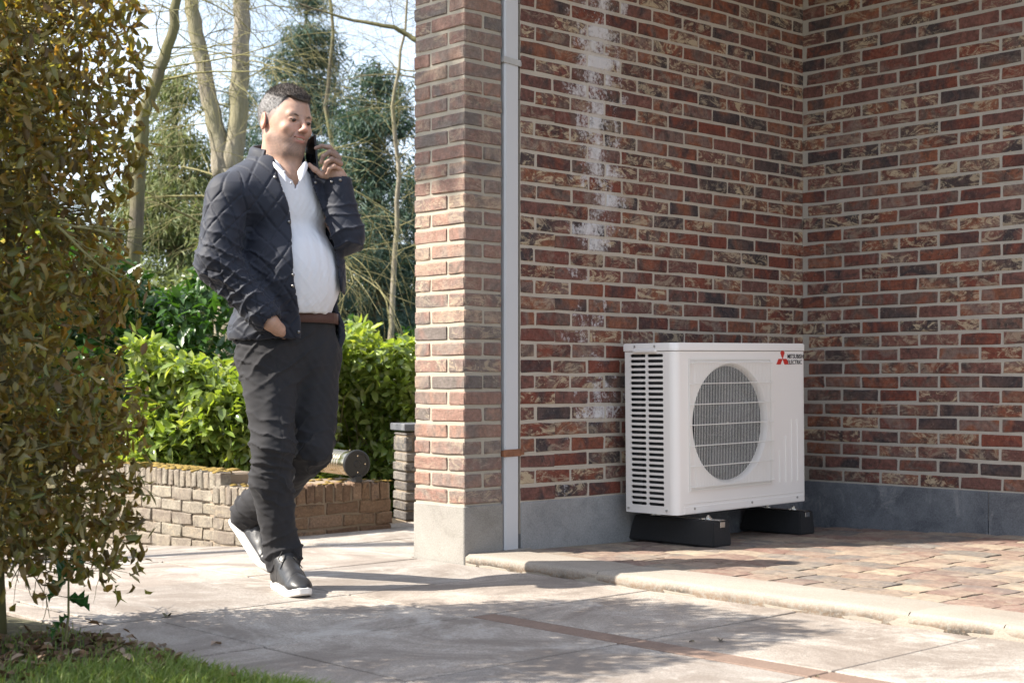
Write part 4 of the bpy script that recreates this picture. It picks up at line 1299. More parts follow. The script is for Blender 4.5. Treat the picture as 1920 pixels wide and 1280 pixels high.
# ------------------------------------------------------------------ conifers
def conifer(u, v_top, Z, R, label, seed, mat, nb=110, ns=22, droop=0.5, sparse=1.0, z_low=0.4, ln=(.06, .14), wd=(.008, .019), top_pow=0.75):
    rs = np.random.default_rng(seed); rr = random.Random(seed)
    base = pxp(u, HORY, Z); base.z = -0.3
    H = CAMZ - (v_top-HORY)/FPX*Z + 0.3
    root = empty('conifer', base, label=label, cat='conifer')
    m1 = MB(); m1.tube([(0, 0, 0), (0.03, 0, H*.35), (-.03, 0.02, H*.7), (0, 0, H)], [.16, .11, .06, .01], 8); m1.build('trunk', M_barkd, root, True)
    br = MB(); Cs = []; Ds = []
    for i in range(nb):
        h = z_low + (H-z_low)*rr.random()**0.9
        a = rr.uniform(0, 2*pi); L_ = R*(1-(h/H))**top_pow*rr.uniform(.65, 1.1) + .15
        pts = [Vector((0, 0, h))]; d = Vector((cos(a), sin(a), 0.35)).normalized()
        for k in range(6):
            d = (d + Vector((rr.gauss(0, .06), rr.gauss(0, .06), -0.06-droop*0.16*k/3))).normalized(); pts.append(pts[-1] + d*L_/6)
        br.tube(pts, [.018, .014, .011, .008, .006, .004, .002], 4, cap=False)
        m = int(ns*L_/R*sparse) + 4
        for k in range(m):
            t = rr.random()**0.7*5.99; j = int(t); q = pts[j].lerp(pts[j+1], t-j)
            side = Vector((-d.y, d.x, 0))*rr.choice((-1, 1))*rr.uniform(0, .28)*L_*0.5*(1-t/9)
            q = q + side
            k2 = 17
            off = rs.normal(size=(k2, 3))*np.array((.10, .10, .07)) + np.array((0, 0, -.06))
            Cs.append(np.array(q[:])[None]+off)
            dd = rs.normal(size=(k2, 3))*0.55 + np.array((d.x*.6+side.x*1.0, d.y*.6+side.y*1.0, -droop)); Ds.append(dd)
    C = np.concatenate(Cs); D = np.concatenate(Ds); n = len(C)
    V, F = leaves_np(C, D, rs.normal(size=(n, 3)), rs.uniform(*ln, n), rs.uniform(*wd, n), 0.1, 0.15, True)
    link_obj('foliage', mesh_np('foliage', V, F, mat), root, kind='stuff')
    br.build('branches', M_barkd, root, True, kind='stuff')
    return root
conifer(712, 120, 16, 1.15, 'dark blue green conifer between the man and the brick pillar', 51, M_needle, 125, 24, 0.55)
conifer(575, -20, 19, 1.5, 'dark conifer rising behind the head of the man', 52, M_needle, 165, 26, 0.6)
conifer(330, 130, 15, 1.3, 'drooping green conifer between the brown hedge and the man', 53, M_needle2, 120, 22, 0.8)
conifer(790, 330, 20, 1.4, 'low dark conifer half hidden by the brick pillar', 54, M_needle, 80, 24, 0.5)
conifer(455, 150, 24, 1.6, 'distant conifer behind the forked tree', 55, M_needle, 80, 20, 0.6)
conifer(60, 200, 20, 1.6, 'conifer seen through the left hedge', 56, M_needle, 80, 22, 0.5)
shrub('far_shrubbery', 9000, -14, 8, 27, 30, 0.0, lambda r: 3.6 + 0.8*np.sin(r*1.1) + 0.4*np.sin(r*3.7), M_midleaf, (.22, .4), (.10, .18), 'far line of shrubs closing the garden', 'shrub', 37, lump=.6, shell=.6, stems=2, simple=True)

# unseen tree added left of the view, crown shaped to shade the upper pillar
rg = np.random.default_rng(77)
tr = empty('shade_tree', (-5.6, 4.6, -0.2), label='unseen leafy tree added at the left to shade the pillar', cat='tree')
n = 3600
cx = rg.uniform(-6.3, -4.3, n); cc = rg.uniform(0.02, 1.15, n); cz = 1.06*(-cx) + 1.85 + rg.uniform(-.2, 1.6, n)
C = np.stack([cx, cc-0.6*cx, cz], 1) + rg.normal(size=(n, 3))*.03 - np.array((-5.6, 4.6, -0.2))
foliage('leaves', C, M_midleaf, tr, (.07, .11), (.04, .06), rg, kind='stuff', simple=True)
m1 = MB(); m1.tube([(0, 0, 0), (.1, -.1, 3), (.0, -.3, 6), (.2, -.6, 8.5)], [.16, .13, .09, .03], 8); m1.build('trunk', M_bark, tr, True)
# ------------------------------------------------------------------ the man: smooth-blended solids turned into skin-tight meshes
PZ = 5.085
PR0 = (530-960)/FPX*PZ
def Q(u, v, b):
    """photo direction + depth behind the front foot -> figure coordinates in metres"""
    Z = PZ + b
    return np.array(((u-960)/FPX*Z - PR0, b, CAMZ - (v-HORY)/FPX*Z))

class Field:
    def __init__(s, xs, ys, zs):
        s.xs, s.ys, s.zs = [np.asarray(a, dtype=np.float32) for a in (xs, ys, zs)]
        s.D = np.full((len(xs), len(ys), len(zs)), 0.08, dtype=np.float32)
    def sub(s, lo, hi):
        sl = []
        for ax, l, h in zip((s.xs, s.ys, s.zs), lo, hi):
            a = np.searchsorted(ax, l); b = np.searchsorted(ax, h)
            sl.append(slice(max(a-1, 0), min(b+1, len(ax))))
        X = s.xs[sl[0]][:, None, None]; Y = s.ys[sl[1]][None, :, None]; Z = s.zs[sl[2]][None, None, :]
        return tuple(sl), X, Y, Z
    def put(s, sl, d, k, op='u'):
        A = s.D[sl]
        if A.size == 0: return
        if op == 'u':
            if k > 0:
                h = np.clip(0.5+0.5*(A-d)/k, 0, 1); s.D[sl] = A*(1-h)+d*h - k*h*(1-h)
            else: s.D[sl] = np.minimum(A, d)
        else:
            d = -d
            if k > 0:
                h = np.clip(0.5-0.5*(A-d)/k, 0, 1); s.D[sl] = A*(1-h)+d*h + k*h*(1-h)
            else: s.D[sl] = np.maximum(A, d)
    def cone(s, a, b, ra, rb, k=0.02, op='u', sq=None):
        """round cone; sq = (axis vector, factor) squashes along an axis"""
        a = np.asarray(a, float); b = np.asarray(b, float); m = max(ra, rb)+k+0.06
        sl, X, Y, Z = s.sub(np.minimum(a, b)-m, np.maximum(a, b)+m)
        d = b-a; L2 = float(d@d)+1e-12
        px, py, pz = X-a[0], Y-a[1], Z-a[2]
        t = np.clip((px*d[0]+py*d[1]+pz*d[2])/L2, 0, 1)
        qx, qy, qz = px-t*d[0], py-t*d[1], pz-t*d[2]
        if sq is not None:
            n, f = np.asarray(sq[0], float), sq[1]; n = n/np.linalg.norm(n)
            dn = qx*n[0]+qy*n[1]+qz*n[2]
            e = 1/f - 1
            qx, qy, qz = qx+dn*n[0]*e, qy+dn*n[1]*e, qz+dn*n[2]*e
        dd = np.sqrt(qx*qx+qy*qy+qz*qz) - (ra+(rb-ra)*t)
        if sq is not None: dd = dd*min(1.0, 0.5+0.5*sq[1])
        s.put(sl, dd, k, op)
    def ell(s, c, r, R=None, k=0.02, op='u'):
        if R is not None and R is not RB: r = np.array(r)*HS
        """ellipsoid, R = 3x3 with the axes in its columns"""
        c = np.asarray(c, float); r = np.asarray(r, float); m = float(r.max())+k+0.05
        sl, X, Y, Z = s.sub(c-m, c+m)
        px, py, pz = X-c[0], Y-c[1], Z-c[2]
        if R is None: ux, uy, uz = px, py, pz
        else:
            ux = px*R[0, 0]+py*R[1, 0]+pz*R[2, 0]; uy = px*R[0, 1]+py*R[1, 1]+pz*R[2, 1]; uz = px*R[0, 2]+py*R[1, 2]+pz*R[2, 2]
        k0 = np.sqrt((ux/r[0])**2+(uy/r[1])**2+(uz/r[2])**2)
        k1 = np.sqrt((ux/r[0]**2)**2+(uy/r[1]**2)**2+(uz/r[2]**2)**2)+1e-9
        s.put(sl, k0*(k0-1)/k1, k, op)
    def func(s, lo, hi, f, k=0.0, op='u'):
        sl, X, Y, Z = s.sub(lo, hi); s.put(sl, f(X, Y, Z), k, op)
    def mesh(s):
        D = s.D; S = D < 0
        n = [slice(None, -1), slice(1, None)]
        cnt = np.zeros(tuple(q-1 for q in D.shape), dtype=np.int8)
        for i in (0, 1):
            for j in (0, 1):
                for k in (0, 1): cnt += S[n[i], n[j], n[k]]
        act = (cnt > 0) & (cnt < 8)
        I = np.argwhere(act); idx = -np.ones(act.shape, dtype=np.int64); idx[act] = np.arange(len(I))
        acc = np.zeros((len(I), 3)); w = np.zeros(len(I))
        corners = [(i, j, k) for i in (0, 1) for j in (0, 1) for k in (0, 1)]
        ax = (s.xs.astype(float), s.ys.astype(float), s.zs.astype(float))
        for a in corners:
            for d in range(3):
                if a[d] == 1: continue
                b = list(a); b[d] = 1
                A = D[I[:, 0]+a[0], I[:, 1]+a[1], I[:, 2]+a[2]].astype(float); B = D[I[:, 0]+b[0], I[:, 1]+b[1], I[:, 2]+b[2]].astype(float)
                cr = (A < 0) != (B < 0)
                t = np.where(cr, A/np.where(cr, A-B, 1), 0)
                for e in range(3):
                    pa = ax[e][I[:, e]+a[e]]; pb = ax[e][I[:, e]+b[e]]
                    acc[:, e] += np.where(cr, pa+(pb-pa)*t, 0)
                w += cr
        V = acc/np.maximum(w, 1)[:, None]
        Fs = []
        for d in range(3):
            o = [q for q in range(3) if q != d]
            sa = [slice(None)]*3; sb = [slice(None)]*3
            sa[d] = slice(None, -1); sb[d] = slice(1, None)
            A = S[tuple(sa)]; B = S[tuple(sb)]
            E = np.argwhere(A != B)
            E = E[(E[:, o[0]] > 0) & (E[:, o[1]] > 0) & (E[:, o[0]] < D.shape[o[0]]-1) & (E[:, o[1]] < D.shape[o[1]]-1)]
            fl = A[tuple(E.T)]
            q = []
            for (u, v) in ((-1, -1), (0, -1), (0, 0), (-1, 0)):
                c = E.copy(); c[:, o[0]] += u; c[:, o[1]] += v; q.append(idx[tuple(c.T)])
            f = np.stack(q, 1)
            if d == 1: f = f[:, ::-1]
            f = np.where(fl[:, None], f, f[:, ::-1]); Fs.append(f)
        F = np.concatenate(Fs); F = F[(F >= 0).all(1)]
        return V, F
def vnormals(V, F):
    n = np.cross(V[F[:, 2]]-V[F[:, 0]], V[F[:, 3]]-V[F[:, 1]])
    N_ = np.zeros_like(V)
    for i in range(4): np.add.at(N_, F[:, i], n)
    return unit(N_)
def relax(V, F, it=1, a=0.5):
    for _ in range(it):
        S_ = np.zeros_like(V); c = np.zeros(len(V))
        for i in range(4):
            for j in (1, 3):
                np.add.at(S_, F[:, i], V[F[:, (i+j) % 4]]); np.add.at(c, F[:, i], 1)
        V = V*(1-a)+S_/np.maximum(c, 1)[:, None]*a
    return V
def rotz(a): c, s = cos(a), sin(a); return np.array(((c, -s, 0), (s, c, 0), (0, 0, 1)))
def rotx(a): c, s = cos(a), sin(a); return np.array(((1, 0, 0), (0, c, -s), (0, s, c)))
def roty(a): c, s = cos(a), sin(a); return np.array(((c, 0, s), (0, 1, 0), (-s, 0, c)))
def ar(a, b, h): return np.arange(a, b, h)
def smoothstep(x, a, b): t = np.clip((x-a)/(b-a), 0, 1); return t*t*(3-2*t)
def vnoise(P, f, seed=0):
    """cheap smooth pseudo noise from summed sines"""
    r = np.random.default_rng(seed); out = 0
    for i in range(7):
        k = r.normal(size=3)*f*(1+0.25*i); out = out + np.sin(P@k + r.uniform(0, 6.28))
    return out/4.0
def add_col(me, cols):
    ca = me.color_attributes.new('tone', 'FLOAT_COLOR', 'POINT')
    ca.data.foreach_set('color', np.concatenate([cols, np.ones((len(cols), 1))], 1).astype(np.float32).ravel())

man = empty('person', cam_pt(PR0, PZ, 0), rz=YAW - radians(90),
            label='walking man in dark quilted jacket and white polo, phone at his ear, hand in pocket', cat='person')
FB = radians(33)      # the body's turn to the photo's right
fdir = np.array((sin(FB), -cos(FB), 0)); ldir = np.array((cos(FB), sin(FB), 0))   # forward, his left
RB = np.stack([ldir, -fdir, np.array((0, 0, 1.))], 1)    # body axes: left, back, up

# ---- key joints
Rsh, Rel, Rwr = Q(428, 372, .02), Q(408, 492, -.03), Q(506, 603, -.055)
Lsh, Lel, Lwr = Q(604, 372, .28), Q(645, 438, .15), Q(634, 334, .145)
Rhip, Rkn, Ran = Q(503, 670, .13), Q(512, 835, .03), Q(531, 1062, .105)
Lhip, Lkn, Lan = Q(585, 670, .24), Q(588, 838, .16), Q(460, 968, .50)
CH = Q(519, 400, .17); BEL = Q(541, 520, .15); HPc = Q(541, 640, .19)
NK = Q(523, 305, .165)
HC = Q(537, 230, .15)   # middle of the skull
HS = 1.035

# ---- head orientation
HR = rotz(radians(45)) @ roty(radians(5)) @ rotx(radians(4))
def H(x, y, z): return HC + HR @ (np.array((x, y, z))*HS)   # x his left, y back, z up
def head_field(F):
    F.ell(H(0, .016, .026), (.0765, .102, .095), HR, .01)
    F.ell(H(0, -.020, -.018), (.069, .068, .085), HR, .03)
    F.ell(H(0, -.032, -.070), (.053, .048, .048), HR, .03)          # jaw
    F.ell(H(0, -.062, -.100), (.026, .020, .018), HR, .022)         # chin
    F.cone(H(-.05, .0, -.058), H(-.022, -.052, -.098), .020, .017, .022); F.cone(H(.05, .0, -.058), H(.022, -.052, -.098), .020, .017, .022)
    F.ell(H(0, -.030, -.106), (.040, .045, .018), HR, .03)          # under-chin
    F.cone(H(-.038, -.074, .017), H(.038, -.074, .017), .0105, .0105, .014)   # brow
    for s_ in (-1, 1):
        F.ell(H(s_*.040, -.066, -.030), (.019, .017, .016), HR, .018)   # cheek
        F.ell(H(s_*.031, -.090, -.001), (.0175, .013, .0105), HR, .006, 'd')  # socket
        F.ell(H(s_*.031, -.079, .0005), (.0155, .0125, .0095), HR, .003)   # lids over the eye
        F.cone(H(s_*.017, -.0930, -.0015), H(s_*.046, -.083, -.0005), .0026, .0022, .002, 'd')  # the slit
        # ear
        F.ell(H(s_*.081, .020, -.010), (.0085, .019, .031), HR @ rotz(s_*0.35) @ rotx(-.15), .008)
        F.ell(H(s_*.0895, .015, -.006), (.0055, .011, .019), HR @ rotz(s_*0.35) @ rotx(-.15), .004, 'd')
        F.ell(H(s_*.0095, -.104, -.036), (.0075, .009, .0065), HR, .005)     # nostril wing
    F.cone(H(0, -.090, .010), H(0, -.109, -.026), .0065, .0098, .009)   # nose bridge
    F.ell(H(0, -.113, -.030), (.0100, .0095, .0088), HR, .006)
    F.ell(H(0, -.058, -.056), (.037, .034, .034), HR, .02)          # upper jaw
    # mouth: lips apart in a half smile
    F.cone(H(-.021, -.085, -.0585), H(.023, -.085, -.0555), .0042, .0042, .006)
    F.ell(H(0, -.091, -.0555), (.016, .0062, .0042), HR, .004)
    F.ell(H(.001, -.0885, -.0705), (.018, .0068, .0052), HR, .005)
    F.ell(H(.002, -.0965, -.0628), (.0215, .0110, .0034), HR, .0015, 'd')
    for s_ in (-1, 1): F.ell(H(s_*.023+.002, -.091, -.0590), (.005, .008, .0024), HR, .002, 'd')
    for s_ in (-1, 1):   # fold beside the mouth
        F.cone(H(s_*.020, -.094, -.036), H(s_*.031, -.080, -.062), .0022, .0018, .006, 'd')

def seg_chain(F, pts, rs, k=.006):
    for a, b, ra, rb in zip(pts[:-1], pts[1:], rs[:-1], rs[1:]): F.cone(a, b, ra, rb, k)

fine = .0024
xs = np.concatenate([ar(-.42, -.12, .008), ar(-.12, .27, fine), ar(.27, .42, .01)])
ys = np.concatenate([ar(-.22, -.02, .005), ar(-.02, .285, fine), ar(.285, .70, .01)])
zs = np.concatenate([ar(-.02, 1.40, .009), ar(1.40, 1.84, fine)])
B = Field(xs, ys, zs)
head_field(B)
B.cone(H(0, .030, -.055), NK + np.array((-.015, .015, -.09)), .058, .072, .03)
B.cone(H(0, -.01, -.09), Q(540, 335, .13), .045, .055, .03)
for a, b, ra, rb in ((NK-[0, 0, .1], CH, .075, .075), (CH, BEL, .075, .08), (BEL, HPc, .08, .075), (Rsh, Rel, .045, .04), (Rel, Rwr, .038, .028),
                     (Lsh, Lel, .045, .04), (Lel, Lwr, .038, .029), (NK-[0, 0, .1], Rsh, .05, .045), (NK-[0, 0, .1], Lsh, .05, .045),
                     (Rhip, Rkn, .07, .05), (Rkn, Ran, .045, .024), (Lhip, Lkn, .07, .05), (Lkn, Lan, .045, .035), (HPc, Rhip, .07, .06), (HPc, Lhip, .07, .06),
                     (Ran, Ran+[.01, -.03, -.05], .022, .02), (Lan, Lan+[.03, -.03, -.1], .03, .025)):
    B.cone(a, b, ra, rb, .03)
# raised hand, closing round the phone
HB = .045
def q3(u, v, b): return Q(u, v, b+HB)
B.cone(Lwr, q3(632, 328, .095), .027, .025, .02)
B.cone(q3(625, 322, .092), q3(630, 297, .085), .021, .018, .015)
B.cone(q3(615, 322, .085), q3(621, 300, .08), .017, .014, .015)
seg_chain(B, [q3(630, 289, .085), q3(617, 277, .066), q3(603, 274, .055), q3(592, 278, .052)], (.0098, .0088, .0078, .0066), .004)
seg_chain(B, [q3(636, 297, .082), q3(618, 286, .050), q3(606, 293, .045), q3(602, 305, .048)], (.0098, .0092, .0080, .0070), .003)
seg_chain(B, [q3(639, 307, .080), q3(622, 299, .046), q3(611, 305, .042), q3(607, 317, .046)], (.0095, .0088, .0077, .0066), .003)
seg_chain(B, [q3(638, 318, .080), q3(626, 312, .048), q3(617, 317, .044), q3(613, 326, .048)], (.0088, .0078, .0068, .0058), .003)
for kp in ((617, 277, .066), (618, 286, .050), (622, 299, .046), (626, 312, .048)): B.ell(q3(*kp), np.array((.0095, .0095, .0095)), None, .004)
seg_chain(B, [q3(622, 332, .090), q3(604, 328, .070), q3(590, 318, .066), q3(580, 309, .070)], (.0140, .0112, .0092, .0076), .007)
# hand going into the pocket
B.cone(Rwr, Q(522, 617, -.020), .024, .025, .02, 'u')
B.cone(Q(516, 612, -.040), Q(532, 627, .03), .020, .016, .01)
V, F = B.mesh(); V = relax(V, F, 1, 0.35)
Hl = (V - HC) @ HR / HS   # head-local coordinates
x, y, z = Hl.T
tone = np.tile(np.array([[.42, .255, .185]]), (len(V), 1))
def blend(tone, m, c, a=1.0):
    m = (m*a)[:, None]; return tone*(1-m) + np.array([c])*m
def g3(c, s): return np.exp(-(((x-c[0])/s[0])**2+((y-c[1])/s[1])**2+((z-c[2])/s[2])**2))
tone = blend(tone, np.clip(g3((0, -.09, -.03), (.06, .05, .03)), 0, 1), (.60, .30, .22), .5)
tone = blend(tone, g3((0, -.115, -.03), (.016, .02, .016)), (.62, .29, .22), .6)
for s_ in (-1, 1): tone = blend(tone, g3((s_*.088, .02, -.01), (.02, .035, .035)), (.66, .24, .16), .8)
jaw = smoothstep(-z, .034, .066)*smoothstep(-y, -.035, .02)*(1-smoothstep(-z, .118, .135))
tach = g3((0, -.095, -.048), (.030, .03, .010))
stub = np.clip(jaw*(1-g3((0, -.09, -.062), (.024, .03, .012)))*(1-g3((.045, -.06, -.04), (.02, .03, .018)))*(1-g3((-.045, -.06, -.04), (.02, .03, .018))) + tach*.7, 0, 1)
stub = stub*np.clip(0.8+0.35*vnoise(Hl, 900, 3), 0.3, 1)
tone = blend(tone, stub, (.17, .115, .095), .85)
zh_ = .069 + .013*np.exp(-((np.abs(x)-.046)/.017)**2)
ysk = np.interp(z, [-.06, -.028, -.018, .0, .02, .045, .07], [.05, .036, .004, -.012, -.030, -.040, -.050])
kp = np.maximum(z-zh_, y-ysk) + .0035*vnoise(Hl, 420, 8)
tone = blend(tone, smoothstep(kp, -.0105, .001)*(z > -.05)*(np.abs(x) < .083), (.13, .105, .095), .8)
lips = g3((.001, -.095, -.0555), (.024, .012, .0050)) + g3((.001, -.093, -.0705), (.021, .012, .0058))
tone = blend(tone, np.clip(lips, 0, 1), (.48, .17, .14), .75)
for s_ in (-1, 1):
    tone = blend(tone, g3((s_*.031, -.088, -.0008), (.0165, .012, .0030)), (.07, .035, .028), .85)
    tone = blend(tone, g3((s_*.031, -.088, .0165), (.0215, .014, .0040)), (.20, .12, .085), .75)
M_skin, nt, b_, o_ = new_mat('skin')
at = N(nt, 'ShaderNodeAttribute'); at.attribute_name = 'tone'
c_ = mix(nt, 1.0, at.outputs['Color'], ramp(nt, noise(nt, objco(nt), 55, 5), [(0.3, 0.88), (0.7, 1.1)]), 'MULTIPLY')
nt.links.new(c_, b_.inputs['Base Color']); b_.inputs['Roughness'].default_value = 0.55
b_.inputs['Subsurface Weight'].default_value = 0.12; b_.inputs['Subsurface Radius'].default_value = (.012, .005, .003); b_.inputs['Subsurface Scale'].default_value = 1.0
bump(nt, b_, noise(nt, objco(nt), 260, 5, 0.7), 0.35, 0.002)
me = mesh_np('body', V, F, M_skin, True); add_col(me, tone); link_obj('body', me, man)

# teeth, eyes
def ellobj(name, c, r, R, mat, parent, seg=20):
    bm = bmesh.new(); bmesh.ops.create_uvsphere(bm, u_segments=seg, v_segments=seg//2, radius=1)
    for v in bm.verts: v.co = Vector(np.asarray(c) + R @ (np.array(v.co[:])*np.array(r)))
    me = bpy.data.meshes.new(name); bm.to_mesh(me); bm.free(); set_mat(me, mat)
    me.polygons.foreach_set('use_smooth', [True]*len(me.polygons)); return link_obj(name, me, parent)
M_teeth = simple_mat('teeth', (.62,.57,.48), 0.3)
M_eye = simple_mat('eye_dark', (.03,.022,.018), 0.12)
M_white = simple_mat('eye_white', (.55,.52,.50), 0.2)
ellobj('teeth', H(.002, -.086, -.062), (.015, .006, .0035), HR, M_teeth, man)
for s_ in (-1, 1):
    ellobj('eye', H(s_*.031, -.0805, -.001), (.0115, .0112, .0085), HR, M_eye, man)

# ---- hair: cropped, grey at the sides, dark on top
Fh = Field(ar(HC[0]-.13, HC[0]+.14, .0026), ar(HC[1]-.14, HC[1]+.14, .0026), ar(HC[2]-.09, HC[2]+.15, .0026))
Fh.ell(H(0, .020, .030), (.0800, .1050, .0975), HR, 0)
Fh.ell(H(0, .004, .050), (.060, .086, .076), HR, .02)
Fh.ell(H(-.002, -.060, .082), (.045, .024, .016), HR, .015)      # quiff
def hl(X, Y, Z):
    px, py, pz = X-HC[0], Y-HC[1], Z-HC[2]
    return [(px*HR[0, i]+py*HR[1, i]+pz*HR[2, i])/HS for i in range(3)]
def face_keep(X, Y, Z):
    """hairline: high on the forehead with receding temples, round the ear at the side"""
    x, y, z = hl(X, Y, Z)
    zh = .069 + .013*np.exp(-((np.abs(x)-.046)/.017)**2) + .10*np.clip(-y-.088, 0, .1)*0
    ys_ = np.interp(z, [-.06, -.028, -.018, .0, .02, .045, .07], [.05, .036, .004, -.012, -.030, -.040, -.050])
    return np.maximum(z-zh, y-ys_)
Fh.func(HC-.2, HC+.2, face_keep, .003, 'd')
Fh.func(HC-.2, HC+.2, lambda X, Y, Z: hl(X, Y, Z)[2] + .060 - .25*np.maximum(0, .05-hl(X, Y, Z)[1]), 0.004, 'd')
for s_ in (-1, 1): Fh.ell(H(s_*.085, .020, -.010), (.016, .024, .036), HR, .004, 'd')
Fh.ell(H(0, .012, .024), (.070, .090, .088), HR, 0, 'd')
V, F = Fh.mesh(); V = relax(V, F, 2, .5); Nm = vnormals(V, F)
Hl = (V-HC) @ HR / HS; x, y, z = Hl.T
spike = vnoise(Hl*np.array((1, .35, .5)), 520, 5)*.0013 + vnoise(Hl, 1100, 6)*.0006
V = V + Nm*(spike*(0.5+smoothstep(z, .04, .09)*1.1))[:, None]
top = smoothstep(z + .25*np.clip(-y-.02, -.06, .06), .050, .095)
grey = np.clip(0.5+0.6*vnoise(Hl*np.array((1, 1, 1.8)), 900, 7), 0, 1)
tone = np.array([[.050, .038, .032]])*(.5+1.2*grey[:, None])*top[:, None] + (np.array([[.10, .090, .085]])*(1-grey[:, None]) + np.array([[.30, .29, .285]])*grey[:, None])*(1-top[:, None])
M_hair, nt, b_, o_ = new_mat('hair')
at = N(nt, 'ShaderNodeAttribute'); at.attribute_name = 'tone'
nt.links.new(at.outputs['Color'], b_.inputs['Base Color']); b_.inputs['Roughness'].default_value = 0.6
bump(nt, b_, noise(nt, mapping(nt, objco(nt), (1, 1, .4)), 420, 5, .7), 1.0, 0.004)
hair_me = mesh_np('hair', V, F, M_hair, True); add_col(hair_me, tone); hair = link_obj('hair', hair_me, man)
# soften the hairline with stubble-short strands
# separate strands standing off the scalp
rg = np.random.default_rng(4); ok = np.argwhere(Nm[:, 2] > -0.2).ravel(); pick = rg.choice(ok, 9000)
C = V[pick] - Nm[pick]*.002; tp = top[pick]; bk = HR @ np.array((0, 0.55, .1)); fw = HR @ np.array((0, -.25, .9))
D = Nm[pick]*1.0 + np.where(tp[:, None] > .5, fw[None], np.array([[0, 0, -.9]])+bk[None]) + rg.normal(size=C.shape)*.3
V2, F2 = leaves_np(C, D, rg.normal(size=C.shape), np.where(tp > .5, rg.uniform(.006, .014, len(C)), rg.uniform(.004, .008, len(C))), np.full(len(C), .0014), 0.0, 0.05, True)
me2 = mesh_np('strands', V2, F2, M_hair); add_col(me2, np.repeat(tone[pick]*rg.uniform(.6, 1.5, (len(C), 1)), 4, 0)); link_obj('strands', me2, hair, kind='stuff')
# brows
for s_ in (-1, 1):
    mb = MB()
    mb.tube([H(s_*.014, -.0885, .0125), H(s_*.028, -.0885, .0185), H(s_*.046, -.076, .0155)], [.0026, .0036, .0016], 6)
    mb.build('eyebrow', simple_mat('eyebrow', (.11,.07,.05), 0.9), man, True)
# ------------------------------------------------------------------ clothes
def cloth_mat(name, col, rough=0.8, weave=900, bs=0.25, sheen=0.03, var=0.25, spec=0.2):
    m, nt, b, o = new_mat(name)
    P = objco(nt)
    c = mix(nt, noise(nt, P, 9, 5), [x*(1-var) for x in col], [min(1, x*(1+var)) for x in col])
    c = mix(nt, 0.25, c, mix(nt, noise(nt, P, weave, 2), [x*0.4 for x in col], [min(1, x*1.7) for x in col]))
    nt.links.new(c, b.inputs['Base Color']); b.inputs['Roughness'].default_value = rough
    b.inputs['Sheen Weight'].default_value = sheen; b.inputs['Specular IOR Level'].default_value = spec
    bump(nt, b, noise(nt, P, weave*.5, 3), bs, 0.001)
    return m
M_trous = cloth_mat('charcoal_trousers', (.026,.0255,.028), 0.85)
M_jack = cloth_mat('navy_quilting', (.0085,.0115,.023), 0.66, 1200, 0.15, 0.12, 0.2, 0.35)
M_jack2 = cloth_mat('black_lining', (.016,.017,.021), 0.6, 1200, 0.15, 0.2)
M_polo = cloth_mat('white_pique', (.66,.66,.70), 0.9, 1400, 0.3, 0.1, 0.02)
M_belt = cloth_mat('brown_leather', (.085,.045,.038), 0.5, 200, 0.3, 0.0)
M_metal = simple_mat('press_stud', (.30,.29,.28), 0.35, 1.0)

def ring_ell(cz_list):
    """stack of ellipses: (centre, half width, half depth)"""
    return cz_list
def torso(Fd, off=0.0, k=.03):
    F_ = Fd
    F_.ell(CH + [0, 0, .015], (.195+off, .128+off, .165+off), RB, k)
    F_.ell(CH + np.array((0, 0, .075)) - fdir*.02, (.178+off, .092+off, .070+off), RB, k)     # shoulders
    F_.cone(Rsh + [.04, .02, .0], Lsh + [-.04, -.02, .005], .052+off, .052+off, k)
    F_.ell(BEL + fdir*.022 + [0.0, 0, -.005], (.175+off, .140+off, .190+off), RB, k)            # belly
    F_.ell(BEL - fdir*.02 + [0, 0, .06], (.175+off, .12+off, .16+off), RB, k)
    F_.ell(HPc + [0, 0, .05], (.172+off, .122+off, .11+off), RB, k)

# ---- polo shirt
h = .0048
Pf = Field(ar(-.30, .34, h), ar(-.14, .42, h), ar(.84, 1.56, h))
torso(Pf, 0.004)
Pf.cone(NK+[0, .01, -.10], NK+[0.006, -.004, -.030], .095, .072, .04)
Pf.cone(NK+[0, .0, -.04], NK+[0.015, -.012, .03], .066, .060, .0, 'd')
Pf.func((-1, -1, .8), (1, 1, HPc[2]+.13), lambda X, Y, Z: Z-(HPc[2]+.097)+0*X+0*Y, .0, 'd')
# open neck: a slit going down from the throat
def vcut(X, Y, Z):
    p = Q(547, 340, .0); s = (X-p[0]); w = (Z-Q(0, 352, .04)[2])*0.26
    return np.maximum(np.abs(s)-np.maximum(w, -.02), Y-.13)
Pf.func((-.1, -.2, 1.38), (.2, .2, 1.6), vcut, .002, 'd')
V, F = Pf.mesh(); V = relax(V, F, 2, .5); Nm = vnormals(V, F)
fold = vnoise(V*np.array((1, 1, .30)), 34, 11)*.0026 + .0045*np.maximum(0, vnoise(V*np.array((1.2, 1.2, .45)), 18, 12)) + .0012*vnoise(V*np.array((1, 1, .6)), 90, 13)
V = V + Nm*fold[:, None]
polo = link_obj('polo_shirt', mesh_np('polo_shirt', V, F, M_polo, True), man)
